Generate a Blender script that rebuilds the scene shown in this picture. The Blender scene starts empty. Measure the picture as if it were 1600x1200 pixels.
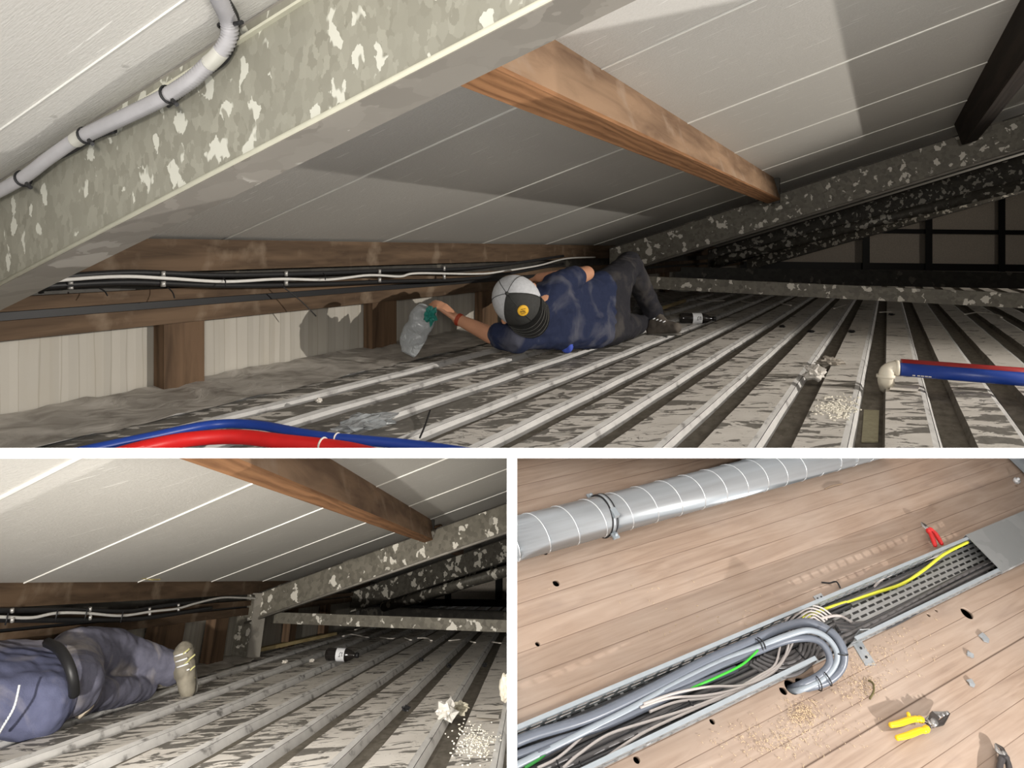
import bpy, bmesh, math, random
from mathutils import Vector, Matrix, noise
random.seed(7)
C = bpy.context.scene.collection
sc = bpy.context.scene
F = 1110.0
H1, H2, H3 = .55, .466, 1.8
EYE = Vector((0, 0, H1))

# ---------------------------------------------------------------- camera, world, exposure
cam = bpy.data.objects.new('camera', bpy.data.cameras.new('camera'))
C.objects.link(cam)
cam.location = EYE
cam.rotation_euler = (math.pi/2, 0, 0)
cam.data.sensor_fit = 'HORIZONTAL'
cam.data.sensor_width = 36
cam.data.lens = 36*F/1600
cam.data.shift_y = -(600-390)/1600
cam.data.clip_start = .02
cam.data.clip_end = 100
sc.camera = cam
w = bpy.data.worlds.new('world'); sc.world = w
w.use_nodes = True
w.node_tree.nodes['Background'].inputs[0].default_value = (1, 1, 1, 1)
w.node_tree.nodes['Background'].inputs[1].default_value = 1.25
sc.view_settings.view_transform = 'Standard'
sc.view_settings.look = 'None'
sc.view_settings.exposure = 0
sc.view_settings.gamma = 1
sc.view_settings.use_curve_mapping = False

# ---------------------------------------------------------------- the three rooms' own frames
def frame(u, n):
    u = Vector(u).normalized(); n = Vector(n).normalized()
    return u, n.cross(u), n
class Room:
    def __init__(s, u, n, H):
        s.u, s.v, s.n = frame(u, n); s.H = H
        s.R = Matrix((s.u, s.v, s.n))                     # world -> room directions
        s.M = Matrix.Translation(EYE) @ s.R.transposed().to_4x4() @ Matrix.Translation((0, 0, -H))
        s.Mi = s.M.inverted(); s.clips = []
    def ray(s, px, py): return s.R @ Vector((px-800., F, 390.-py))
    def on(s, px, py, n, d):
        r = s.ray(px, py); n = Vector(n); c = Vector((0, 0, s.H))
        return c + r*((d-n.dot(c))/n.dot(r))
    def z(s, px, py, z=0.): return s.on(px, py, (0, 0, 1), z)
    def v_(s, px, py, v): return s.on(px, py, (0, 1, 0), v)
    def dep(s, px, py, Y): return Vector((0, 0, s.H)) + s.ray(px, py)*(Y/F)
    def clip(s, co, no):                                  # world plane, keeps the side the normal points away from
        s.clips.append((s.Mi @ Vector(co), (s.R @ Vector(no)).normalized()))
W = Room((1, 0, 0), (0, 0, 1), H1)                        # plain world frame
A = Room((587, 1110, 0), (0, 0, 1), H1)
B = Room((28, 1110, -515), (0, 515, 1110), H2)
D = Room((1899, 1110, 48), (901320, -1665300, 2851590), H3)
FB, Y0, TH = .8, 1.3, .0094                              # front board, front edge of the dividers, half thickness
SL = (390-708)/F                                          # slope of the dividing shelf
slabn = Vector((0, -SL, 1)).normalized()
A.clip((0, 0, H1+TH), -slabn)
B.clip((0, 0, H1-TH), slabn); B.clip((-TH, 0, 0), (1, 0, 0))
D.clip((0, 0, H1-TH), slabn); D.clip((TH, 0, 0), (-1, 0, 0))
for S_ in (A, B, D): S_.clip((0, FB+.01, 0), (0, -1, 0))

# ---------------------------------------------------------------- lights
def lamp(name, kind, S, loc, aim, energy, col=(1, 1, 1), size=.02, cone=60, blend=.05, sx=None):
    l = bpy.data.lights.new(name, kind); o = bpy.data.objects.new(name, l); C.objects.link(o)
    p = S.M @ Vector(loc); q = S.M @ Vector(aim)
    o.location = p; o.rotation_euler = (q-p).to_track_quat('-Z', 'Y').to_euler()
    l.energy = energy; l.color = col
    if kind == 'SPOT':
        l.spot_size = math.radians(cone); l.spot_blend = blend; l.shadow_soft_size = size
    elif kind == 'AREA':
        l.size = size
        if sx: l.shape = 'RECTANGLE'; l.size_y = sx
    else: l.shadow_soft_size = size
    return o
lamp('attic_spot', 'SPOT', A, (4.0, -5., H1+.916), (2.7, 1.6, H1+.30), 1500, (1, .94, .86), .02, 56, .8)  # work lamp out of view at the right
lamp('camera_fill', 'AREA', W, (.15, -1.0, H1+.25), (0, 3, H1), 52, (1, .94, .86), .25)  # unseen fill added behind the camera for all three rooms
lamp('room_b_fill', 'SPOT', W, (-.80, -.25, H1-.22), (-.95, 3.0, H1-2.0), 640, (1, .95, .87), .03, 54, 1.)  # added fill that brightens room B from behind the camera
lamp('far_fill', 'POINT', A, A.dep(1760, 330, 9.5), A.dep(1500, 380, 14), 45, (1, .92, .82), .15)  # added fill for the dim end wall, no lamp hangs there
lamp('attic_spot', 'SPOT', B, (1.166, .956, H2+.164), (2.7, .72, 0), 90, (1, .96, .9), .03, 70, 1.)  # unseen spot added to brighten only the deck of room B
lamp('tool_lamp', 'SPOT', D, (2.0, -1.3, .75), (1.75, .85, 0), 225, (1, .96, .92), .02, 110, .8)

# ---------------------------------------------------------------- materials
class N:
    def __init__(s, name):
        s.m = bpy.data.materials.new(name); s.m.use_nodes = True; s.t = s.m.node_tree
        s.b = s.t.nodes['Principled BSDF']
        s.co = s.t.nodes.new('ShaderNodeTexCoord').outputs['Object']
    def n(s, typ, ins=None, **kw):
        x = s.t.nodes.new(typ)
        for k, v in kw.items(): setattr(x, k, v)
        for k, v in (ins or {}).items(): s.set(x, k, v)
        return x
    def set(s, x, k, v):
        if hasattr(v, 'default_value') or isinstance(v, bpy.types.NodeSocket): s.t.links.new(v, x.inputs[k])
        else: x.inputs[k].default_value = v
    def map(s, scale=(1, 1, 1), rot=(0, 0, 0), loc=(0, 0, 0), co=None):
        # rotate first, then stretch
        r = s.n('ShaderNodeMapping', {'Vector': co or s.co, 'Rotation': rot, 'Location': loc})
        return s.n('ShaderNodeMapping', {'Vector': r.outputs[0], 'Scale': scale}).outputs[0]
    def noise(s, scale, co=None, detail=3, dist=0., rough=.5):
        return s.n('ShaderNodeTexNoise', {'Vector': co or s.co, 'Scale': scale, 'Detail': detail, 'Distortion': dist, 'Roughness': rough}).outputs[0]
    def ramp(s, f, stops, interp='LINEAR'):
        r = s.n('ShaderNodeValToRGB', {'Fac': f}); r.color_ramp.interpolation = interp
        e = r.color_ramp.elements
        while len(e) < len(stops): e.new(.5)
        for k, (p, c) in enumerate(stops):
            e[k].position = p; e[k].color = (c if len(c) == 4 else (*c, 1)) if isinstance(c, tuple) else (c, c, c, 1)
        return r.outputs[0]
    def mix(s, f, a, b, typ='MIX'):
        x = s.n('ShaderNodeMix', data_type='RGBA', blend_type=typ)
        for k, v in ((0, f), (6, a), (7, b)):
            if isinstance(v, tuple) and len(v) == 3: v = (*v, 1)
            s.set(x, k, v)
        return x.outputs[2]
    def math(s, op, a, b=0., c=0.):
        x = s.n('ShaderNodeMath', operation=op)
        s.set(x, 0, a); s.set(x, 1, b); s.set(x, 2, c); return x.outputs[0]
    def sep(s, co=None): return s.n('ShaderNodeSeparateXYZ', {0: co or s.co}).outputs
    def bump(s, h, strength=.3, dist=.01):
        s.set(s.b, 'Normal', s.n('ShaderNodeBump', {'Height': h, 'Strength': strength, 'Distance': dist}).outputs[0])
    def out(s, col, rough=.6, metal=0., spec=.5):
        if isinstance(col, tuple) and len(col) == 3: col = (*col, 1)
        s.set(s.b, 'Base Color', col); s.set(s.b, 'Roughness', rough); s.set(s.b, 'Metallic', metal)
        s.b.inputs['Specular IOR Level'].default_value = spec
        return s.m
MC = {}
def plain(col, rough=.6, metal=0., spec=.4, var=.12, scale=30.):
    k = (col, rough, metal, spec, var, scale)
    if k not in MC:
        x = N('coat')
        f = x.noise(scale)
        MC[k] = x.out(x.mix(f, tuple(c*(1-var) for c in col), tuple(min(1, c*(1+var)) for c in col)), rough, metal, spec)
    return MC[k]
def galv(name, dark, mid, light, scale, amount, rough=.5, metal=.25, stretch=(1, 1, 1), dull=.15):
    x = N(name)
    co = x.map(stretch)
    wob = x.n('ShaderNodeTexNoise', {'Vector': co, 'Scale': scale*1.7, 'Detail': 2}).outputs[1]
    c2 = x.n('ShaderNodeVectorMath', {0: co, 1: x.n('ShaderNodeVectorMath', {0: wob, 'Scale': .9/scale}, operation='SCALE').outputs[0]}, operation='ADD').outputs[0]
    cell = x.n('ShaderNodeTexVoronoi', {'Vector': c2, 'Scale': scale}).outputs['Color']
    cell = x.sep(cell)[0]
    base = x.mix(x.ramp(cell, [(0, 0.), (1, 1.)]), dark, mid)
    base = x.mix(x.ramp(x.noise(3.5, detail=4), [(.35, 0.), (.65, dull*3)]), base, tuple(c*.75 for c in mid))
    c3 = x.n('ShaderNodeTexVoronoi', {'Vector': c2, 'Scale': scale*.62}).outputs['Color']
    m = x.math('MULTIPLY', x.sep(c3)[1], x.ramp(x.noise(scale*.35, co, 2), [(.3, .55), (.6, 1.)]))
    m = x.ramp(m, [(1-amount, 0.), (1-amount+.04, 1.)])
    col = x.mix(m, base, light)
    x.bump(x.noise(scale*3), .08, .003)
    return x.out(col, rough, metal)
def wood(name, a, b, grain=1., axis=(1, 14, 14), dirt=None, rough=.75):
    x = N(name)
    co = x.map(axis)
    f = x.noise(3*grain, co, 5, 1.2, .6)
    wv = x.n('ShaderNodeTexWave', {'Vector': co, 'Scale': .8*grain, 'Distortion': 7, 'Detail': 3, 'Detail Scale': 1.3}, bands_direction='Y').outputs[1]
    g = x.math('MULTIPLY_ADD', wv, .35, x.math('MULTIPLY', f, .75))
    col = x.ramp(g, [(.2, a), (.75, b)])
    if dirt: col = x.mix(x.ramp(x.noise(7, x.map((1, 2, 1)), 5), [(.56, 0.), (.72, .75)]), col, dirt)
    x.bump(g, .25, .004)
    return x.out(col, rough, 0, .25)
def deck_top(name, ymax, wipe, lift=1.):
    x = N(name)
    co = x.map((2.0, 4.4, 3), (0, 0, math.radians(55.)))
    f = x.noise(3.4, co, 4, 1.1, .6)
    big = x.noise(1.1, detail=2)
    y = x.sep()[1]
    bias = x.n('ShaderNodeMapRange', {'Value': y, 'From Min': ymax[0], 'From Max': ymax[1], 'To Min': 0., 'To Max': wipe}).outputs[0]
    farx = x.n('ShaderNodeMapRange', {'Value': x.sep()[0], 'From Min': 2.6, 'From Max': 5., 'To Min': 0., 'To Max': -.07}).outputs[0]
    t = x.math('ADD', x.math('MULTIPLY_ADD', x.math('SUBTRACT', big, .5), .35, f), x.math('ADD', bias, farx))
    dust = x.mix(x.noise(9, detail=4), tuple(c*lift for c in (.50, .465, .42)), tuple(c*lift for c in (.70, .67, .62)))
    metal = x.mix(x.noise(14, x.map((1, 3, 1)), 3), (.085, .078, .066), (.24, .225, .20))
    m = x.ramp(t, [(.535, 0.), (.565, 1.)])
    col = x.mix(m, dust, metal)
    # thin finger and sole marks in the dust
    l = x.noise(2.4, x.map((2.5, 6, 3), (0, 0, math.radians(48)), (3, 1, 0)), 2, 2.2)
    lm = x.ramp(x.math('ABSOLUTE', x.math('SUBTRACT', l, .5)), [(.0, 1.), (.009, 0.)])
    col = x.mix(x.math('MULTIPLY', lm, x.ramp(x.noise(5), [(.48, 0.), (.56, 1.)])), col, (.09, .08, .07))
    x.bump(x.math('ADD', f, x.noise(60)), .12, .004)
    return x.out(col, .62, 0, .35)
def roofing(name):
    x = N(name)
    co = x.map((3, 20, 3), (0, 0, 0))
    fine = x.noise(160, detail=3)
    grain = x.noise(30, x.map((9, 1.2, 1)), 4)
    st = x.noise(9, x.map((14, .7, 1)), 2, .3)
    line = x.ramp(st, [(.69, 0.), (.71, .9)])
    col = x.mix(fine, (.50, .485, .45), (.60, .585, .55))
    col = x.mix(line, col, (.78, .77, .73))
    x.bump(x.math('ADD', x.math('MULTIPLY', fine, .5), x.math('ADD', grain, line)), .35, .004)
    return x.out(col, .55, 0, .3)
M_ROOF = roofing('insulation_board')
M_SEAM = plain((.86, .85, .80), .45)
M_PLAT = deck_top('dusty_deck', (.55, 1.5), .10)
M_PLATB = deck_top('dusty_deck', (.6, 1.7), .10, 1.18)  # same dust, lightened to make up for weak grazing light in room B
def edge_mat(k):
    x = N('rib_edge')
    f = x.noise(6, x.map((2, 6, 2)), 4)
    return x.out(x.ramp(f, [(.30, (.22, .21, .20)), (.42, (.46*k, .45*k, .435*k)), (.8, (.58*k, .57*k, .55*k))]), .5)
M_EDGE = edge_mat(1.)
M_EDGEB = edge_mat(1.45)  # same edge, missing light in room B put into its colour
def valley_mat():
    x = N('shaded_valley_dust')
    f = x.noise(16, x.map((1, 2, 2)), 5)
    col = x.ramp(f, [(.3, (.085, .072, .052)), (.65, (.17, .15, .12))])  # shade of the grooves painted into this dark base
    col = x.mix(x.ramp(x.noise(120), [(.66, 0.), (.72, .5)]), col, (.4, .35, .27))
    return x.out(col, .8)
M_VAL = valley_mat()
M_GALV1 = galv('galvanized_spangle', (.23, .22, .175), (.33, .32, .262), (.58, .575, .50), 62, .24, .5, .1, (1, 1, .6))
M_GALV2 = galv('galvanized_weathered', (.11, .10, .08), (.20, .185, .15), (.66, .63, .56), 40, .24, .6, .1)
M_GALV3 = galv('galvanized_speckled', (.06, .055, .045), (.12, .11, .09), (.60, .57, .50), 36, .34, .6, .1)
M_FLANGE = galv('flange', (.20, .185, .16), (.29, .27, .235), (.40, .38, .34), 12, .10, .6, .1)
M_LIP = plain((.60, .585, .47), .45, .1)
M_DARKSTEEL = galv('dark_steel', (.03, .028, .024), (.06, .055, .047), (.12, .11, .09), 20, .15, .6)
M_WOOD = wood('purlin_timber', (.10, .055, .030), (.26, .165, .10), .8, (1.2, 7, 7), (.29, .21, .15))
M_BEAMDK = wood('shaded_timber', (.012, .009, .007), (.035, .026, .02), 1.)  # shadowed side of a beam, its shade painted as near-black timber
M_WOODU = wood('purlin_timber_dark', (.14, .062, .026), (.31, .155, .07), 1.4, (1, 12, 12))
M_EAVE = wood('eave_timber', (.045, .027, .015), (.12, .077, .046), 1.0, (1, 10, 10), (.20, .15, .105))
M_POST = wood('post_timber', (.04, .023, .012), (.115, .07, .04), 1.0, (8, 8, 1))
def wallpanel():
    x = N('wall_cladding')
    X, Y_, Z_ = x.sep()
    wob = x.math('MULTIPLY', x.noise(9, x.map((1, 1, .15))), .06)
    q = x.math('DIVIDE', x.math('ADD', X, wob), .062)
    f = x.math('ABSOLUTE', x.math('SUBTRACT', x.math('FRACT', q), .5))
    wn = x.n('ShaderNodeTexWhiteNoise', {'W': x.math('FLOOR', x.math('DIVIDE', X, .031))}, noise_dimensions='1D').outputs[0]
    col = x.mix(wn, (.31, .29, .25), (.38, .355, .31))
    col = x.mix(x.ramp(f, [(.44, 0.), (.5, .75)]), col, (.24, .22, .18))
    col = x.mix(x.ramp(x.noise(7, x.map((1, 1, .3)), 4), [(.5, 0.), (.7, .3)]), col, (.30, .26, .19))
    x.bump(f, .25, .006)
    return x.out(col, .6)
M_WALL = wallpanel()
M_GABLE = plain((.62, .55, .47), .8, var=.25, scale=40)
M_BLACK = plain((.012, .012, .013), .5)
M_SHELL = plain((.02, .018, .016), .9)
M_WHITEBOARD = plain((.93, .93, .93), .8, var=.01, spec=.1)
M_GREYTUBE = plain((.42, .41, .42), .45)
M_CLIP = plain((.45, .44, .42), .35, .5)
M_WHITECABLE = plain((.62, .61, .58), .4)
M_BLUE = plain((.012, .045, .27), .38, spec=.4)
M_RED = plain((.62, .012, .012), .42, spec=.4)
M_REDDK = plain((.30, .02, .02), .4)
M_CREAM = plain((.70, .65, .54), .45)
M_PAPER = plain((.66, .62, .56), .8)

# ---------------------------------------------------------------- mesh building
def catmull(pts, n=6):
    pts = [Vector(p) for p in pts]; out = []
    for i in range(len(pts)-1):
        p0 = pts[max(i-1, 0)]; p1 = pts[i]; p2 = pts[i+1]; p3 = pts[min(i+2, len(pts)-1)]
        for k in range(n):
            t = k/n
            out.append(.5*((2*p1)+(p2-p0)*t+(2*p0-5*p1+4*p2-p3)*t*t+(3*p1-p0-3*p2+p3)*t*t*t))
    out.append(pts[-1]); return out
OFF = {}
class MB:
    def __init__(s): s.bm = bmesh.new()
    def poly(s, pts, mi=0):
        f = s.bm.faces.new([s.bm.verts.new(p) for p in pts]); f.material_index = mi; return f
    def hexa(s, p, mi=0):
        v = [s.bm.verts.new(q) for q in p]
        for a in ((0, 3, 2, 1), (4, 5, 6, 7), (0, 1, 5, 4), (1, 2, 6, 5), (2, 3, 7, 6), (3, 0, 4, 7)):
            f = s.bm.faces.new([v[i] for i in a]); f.material_index = mi
        return s
    def box(s, c, d, rot=None, mi=0):
        c = Vector(c); R = rot or Matrix.Identity(3)
        P = []
        for z in (-.5, .5):
            for (x, y) in ((-.5, -.5), (.5, -.5), (.5, .5), (-.5, .5)):
                P.append(c + R @ Vector((x*d[0], y*d[1], z*d[2])))
        return s.hexa(P, mi)
    def sweep(s, a, b, sec, mi=0):
        """closed cross-section sec (list of offset vectors) swept from a to b"""
        a, b = Vector(a), Vector(b)
        r0 = [s.bm.verts.new(a+Vector(q)) for q in sec]; r1 = [s.bm.verts.new(b+Vector(q)) for q in sec]
        n = len(sec)
        for i in range(n):
            f = s.bm.faces.new((r0[i], r0[(i+1) % n], r1[(i+1) % n], r1[i])); f.material_index = mi
        s.bm.faces.new(list(reversed(r0))).material_index = mi; s.bm.faces.new(r1).material_index = mi
        return s
    def tube(s, pts, r, seg=10, mi=0, flat=1., up=None, closed=False):
        pts = [Vector(p) for p in pts]; n = len(pts)
        rr = r if isinstance(r, (list, tuple)) else [r]*n
        t = (pts[1]-pts[0]).normalized()
        a = Vector(up) if up else (Vector((0, 0, 1)) if abs(t.z) < .9 else Vector((1, 0, 0)))
        nx = (a - t*a.dot(t)).normalized(); rings = []
        for i, p in enumerate(pts):
            if closed: t = (pts[(i+1) % n]-pts[i-1]).normalized()
            else: t = (pts[min(i+1, n-1)]-pts[max(i-1, 0)]).normalized()
            nx = (nx - t*nx.dot(t)).normalized(); ny = t.cross(nx)
            rings.append([s.bm.verts.new(p+(nx*math.cos(k*2*math.pi/seg)*flat+ny*math.sin(k*2*math.pi/seg))*rr[i]) for k in range(seg)])
        m = n if closed else n-1
        for i in range(m):
            q, w_ = rings[i], rings[(i+1) % n]
            for k in range(seg):
                f = s.bm.faces.new((q[k], q[(k+1) % seg], w_[(k+1) % seg], w_[k])); f.smooth = True; f.material_index = mi
        if not closed:
            s.bm.faces.new(list(reversed(rings[0]))).material_index = mi; s.bm.faces.new(rings[-1]).material_index = mi
        return s
    def ring(s, c, axis, R, r, seg=18, sub=6, mi=0):
        ax = Vector(axis).normalized(); a = ax.orthogonal().normalized(); b = ax.cross(a)
        return s.tube([Vector(c)+(a*math.cos(i*2*math.pi/seg)+b*math.sin(i*2*math.pi/seg))*R for i in range(seg)], r, sub, mi, closed=True)
    def lathe(s, c, axis, prof, seg=24, mi=0, up=None):
        ax = Vector(axis).normalized(); a = Vector(up).normalized() if up else ax.orthogonal().normalized(); b = ax.cross(a); rings = []
        for (h, r) in prof:
            rings.append([s.bm.verts.new(Vector(c)+ax*h+(a*math.cos(k*2*math.pi/seg)+b*math.sin(k*2*math.pi/seg))*max(r, 1e-5)) for k in range(seg)])
        for q, w_ in zip(rings, rings[1:]):
            for k in range(seg):
                f = s.bm.faces.new((q[k], q[(k+1) % seg], w_[(k+1) % seg], w_[k])); f.smooth = True; f.material_index = mi
        return s
    def ball(s, c, r, rot=None, sub=2, mi=0, jit=0.):
        g = bmesh.ops.create_icosphere(s.bm, subdivisions=sub, radius=1.)
        r = r if isinstance(r, (tuple, list)) else (r, r, r); R = rot or Matrix.Identity(3)
        for v in g['verts']:
            q = v.co.copy(); k = 1+jit*(noise.noise(q*1.7+Vector(c)*9)) if jit else 1
            v.co = Vector(c)+R @ Vector((q.x*r[0]*k, q.y*r[1]*k, q.z*r[2]*k))
        fs = {f for v in g['verts'] for f in v.link_faces}
        for f in fs: f.smooth = True; f.material_index = mi
        return s
    def capsule(s, p, q, r1, r2=None, n=7):
        p, q = Vector(p), Vector(q); r2 = r1 if r2 is None else r2
        t = (q-p); L = t.length; t.normalize()
        prof = []
        for i in range(5): a = math.pi/2*i/4; prof.append((-r1*math.cos(a), r1*math.sin(a)))
        for i in range(1, n): prof.append((L*i/n, r1+(r2-r1)*i/n))
        for i in range(5): a = math.pi/2*i/4; prof.append((L+r2*math.sin(a), r2*math.cos(a)))
        s.lathe(p, t, prof, 16); return s
    def remesh(s, voxel=.008, smooth=4, jit=0., jscale=12., warp=None):
        bmesh.ops.remove_doubles(s.bm, verts=s.bm.verts, dist=1e-5)
        bmesh.ops.recalc_face_normals(s.bm, faces=s.bm.faces)
        me = bpy.data.meshes.new('tmp'); s.bm.to_mesh(me); o = bpy.data.objects.new('tmp', me); C.objects.link(o)
        m = o.modifiers.new('r', 'REMESH'); m.mode = 'VOXEL'; m.voxel_size = voxel; m.use_smooth_shade = True
        if smooth: k = o.modifiers.new('s', 'SMOOTH'); k.factor = .5; k.iterations = smooth
        dg = bpy.context.evaluated_depsgraph_get(); ev = o.evaluated_get(dg); m2 = ev.to_mesh()
        bm = bmesh.new(); bm.from_mesh(m2); ev.to_mesh_clear()
        bpy.data.objects.remove(o); bpy.data.meshes.remove(me)
        bm.normal_update()
        if jit or warp:
            mv = []
            for v in bm.verts:
                d = 0
                if jit:
                    p = v.co*jscale
                    d = jit*(1-2*abs(noise.noise(Vector((p.x, p.y*1.0, p.z*1.0)))))*1.0+jit*.5*noise.noise(p*2.3)
                if warp: d += warp(v.co)
                mv.append(v.normal*d)
            for v, d in zip(bm.verts, mv): v.co += d
        s.bm.free(); s.bm = bm
        for f in bm.faces: f.smooth = True
        return s
    def build(s, name, mat, parent=None, S=None, origin=None, bevel=0., clip=True, largest=False):
        S = S or (OFF[parent.name][1] if parent else A)
        bm = s.bm
        if bevel: bmesh.ops.bevel(bm, geom=[e for e in bm.edges], offset=bevel, segments=2, affect='EDGES', profile=.6)
        if clip:
            for co, no in S.clips:
                dist = [(v.co-co).dot(no) for v in bm.verts]
                if dist and max(dist) > 0:
                    r = bmesh.ops.bisect_plane(bm, geom=bm.verts[:]+bm.edges[:]+bm.faces[:], plane_co=co, plane_no=no, clear_outer=True)
                    ed = [g for g in r['geom_cut'] if isinstance(g, bmesh.types.BMEdge)]
                    if ed:
                        try: bmesh.ops.holes_fill(bm, edges=ed, sides=0)
                        except Exception: pass
        if largest:
            left = set(bm.verts); best = set()
            while left:
                st = [left.pop()]; isl = set(st)
                while st:
                    for e in st.pop().link_edges:
                        for q in e.verts:
                            if q in left: left.discard(q); isl.add(q); st.append(q)
                if len(isl) > len(best): best = isl
            bmesh.ops.delete(bm, geom=[v for v in bm.verts if v not in best], context='VERTS')
        bmesh.ops.recalc_face_normals(bm, faces=bm.faces)
        if parent: o0 = OFF[parent.name][0]
        elif origin is not None: o0 = Vector(origin)
        else:
            vs = [v.co for v in bm.verts]
            o0 = Vector(((min(v.x for v in vs)+max(v.x for v in vs))/2, (min(v.y for v in vs)+max(v.y for v in vs))/2, min(v.z for v in vs)))
        for v in bm.verts: v.co -= o0
        me = bpy.data.meshes.new(name); bm.to_mesh(me); bm.free()
        for m in (mat if isinstance(mat, (list, tuple)) else [mat]): me.materials.append(m)
        o = bpy.data.objects.new(name, me); C.objects.link(o)
        if parent: o.parent = parent
        else: o.matrix_world = S.M @ Matrix.Translation(o0)
        OFF[o.name] = (o0, S)
        return o
def tag(o, label, cat, group=None, kind=None):
    o['label'] = label; o['category'] = cat
    if group: o['group'] = group
    if kind: o['kind'] = kind
    return o
def thing(name, label, cat, S, loc, group=None):
    o = bpy.data.objects.new(name, None); C.objects.link(o); o.empty_display_size = .05
    o.matrix_world = S.M @ Matrix.Translation(Vector(loc)); OFF[o.name] = (Vector(loc), S)
    return tag(o, label, cat, group)
def struct(o, label=None):
    o['kind'] = 'structure'
    if label: o['label'] = label
    return o
def copytree(o):
    c = o.copy(); C.objects.link(c)
    for ch in list(o.children):
        d = ch.copy(); C.objects.link(d); d.parent = c
        for g in list(ch.children):
            e = g.copy(); C.objects.link(e); e.parent = d
    return c

# ---------------------------------------------------------------- white T-shaped divider and dark outer shell
YE = 9.
b = MB(); zz = lambda y: H1+SL*y
b.hexa([(-9, Y0, zz(Y0)-TH), (14, Y0, zz(Y0)-TH), (14, YE, zz(YE)-TH), (-9, YE, zz(YE)-TH),
        (-9, Y0, zz(Y0)+TH), (14, Y0, zz(Y0)+TH), (14, YE, zz(YE)+TH), (-9, YE, zz(YE)+TH)])
struct(b.build('wall_shelf', M_WHITEBOARD, S=W), 'white horizontal dividing board under the wide attic view')
b = MB(); e = .0002
b.hexa([(-TH, Y0, -3), (TH, Y0, -3), (TH, YE, -7), (-TH, YE, -7), (-TH, Y0, zz(Y0)-TH-e), (TH, Y0, zz(Y0)-TH-e), (TH, YE, zz(YE)-TH-e), (-TH, YE, zz(YE)-TH-e)])
struct(b.build('wall_middle', M_WHITEBOARD, S=W), 'white upright dividing board between the two lower views')
for nm, c, d in (('shell_left', (-9, 10, 0), (.1, 22, 16)), ('shell_right', (14, 10, 0), (.1, 22, 16)), ('shell_far', (2, 24, 0), (26, .1, 18)),
                 ('shell_top', (2, 12, 6), (26, 26, .1)), ('shell_bottom', (2, 12, -8), (26, 26, .1))):
    struct(MB().box(c, d).build(nm, M_SHELL, S=W))  # unseen shell panels, added to keep world light out of the rooms
b = MB()                                                   # unseen front board round the opening, added to shut out world light
xl, xr, zt, zb = -1.6, 1.5, H1+.68, H1-1.9
for (x0, x1, z0, z1) in ((-9, xl, -8, 6), (xr, 14, .26, 6), (2.6, 14, -8, .26), (xl, xr, zt, 6), (xl, 2.6, -8, zb)):
    b.box(((x0+x1)/2, FB-.01, (z0+z1)/2), (x1-x0, .018, z1-z0))
struct(b.build('shell_front', M_SHELL, S=W))

# ================================================================ ROOM A: the wide attic view
RA = H1+.784                                              # roof height over the eye, falls .307 per metre towards the eaves
roofA = lambda v: RA-.307*v
VW = 2.47
def roof(S, f, skew, seams, u0, u1, v0, v1, wide):
    b = MB(); P = lambda u, v, dz=0.: Vector((u+skew*v, v, f(v)+dz))
    b.hexa([P(u0, v0), P(u1, v0), P(u1, v1), P(u0, v1), P(u0, v0, .06), P(u1, v0, .06), P(u1, v1, .06), P(u0, v1, .06)])
    o = struct(b.build('ceiling', M_ROOF, S=S, origin=(0, 0, f(0))), 'pale roof insulation boards')
    for k, (w_, th) in enumerate(seams):
        b = MB()
        b.hexa([P(w_-th, v0, -.004), P(w_+th, v0, -.004), P(w_+th, v1, -.004), P(w_-th, v1, -.004), P(w_-th, v0, .002), P(w_+th, v0, .002), P(w_+th, v1, .002), P(w_-th, v1, .002)])
        OFF[o.name] = (Vector((0, 0, f(0))), S)
        b.build('seam', M_SEAM, o)
    return o
roof(A, roofA, 0., [(.842, .0008), (.99, .003), (2.03, .004), (3.08, .0055), (4.15, .007), (5.15, .008), (6.2, .008), (7.25, .008), (8.3, .008), (9.35, .008)], -.4, 19, -7, 2.6, .01)

def deck(S, mat, u0, u1, vtop, n, pitch, skew=0.):
    """trapezoidal sheet: dusty plateaus, a clean rolled edge, narrow valleys with shade in their colour"""
    b = MB(); h = .030
    secs = []
    for k in range(n):
        v = vtop-k*pitch
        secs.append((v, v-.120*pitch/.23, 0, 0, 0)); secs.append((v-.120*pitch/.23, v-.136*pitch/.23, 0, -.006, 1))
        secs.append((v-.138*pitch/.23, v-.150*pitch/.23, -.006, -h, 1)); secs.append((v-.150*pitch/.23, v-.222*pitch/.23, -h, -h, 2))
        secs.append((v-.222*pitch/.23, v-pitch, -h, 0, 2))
    us = [u0]
    while us[-1] < u1: us.append(us[-1]+.25)
    grid = {}
    def V(u, v, z):
        key = (round(u, 4), round(v, 4), round(z, 4))
        if key not in grid: grid[key] = b.bm.verts.new((u, v, z+.0015*math.sin(u*9+v*13)))
        return grid[key]
    for (a, c, z0, z1, mi) in secs:
        for p, q in zip(us, us[1:]):
            f = b.bm.faces.new((V(p, a, z0), V(p, c, z1), V(q, c, z1), V(q, a, z0))); f.material_index = mi
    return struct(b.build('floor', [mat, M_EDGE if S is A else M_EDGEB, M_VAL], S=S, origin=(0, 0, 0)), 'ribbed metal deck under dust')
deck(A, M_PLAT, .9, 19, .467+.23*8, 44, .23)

def cable_path(S, pts, **kw): return [S.on(x, y, *a) for (x, y, *a) in pts]

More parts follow.
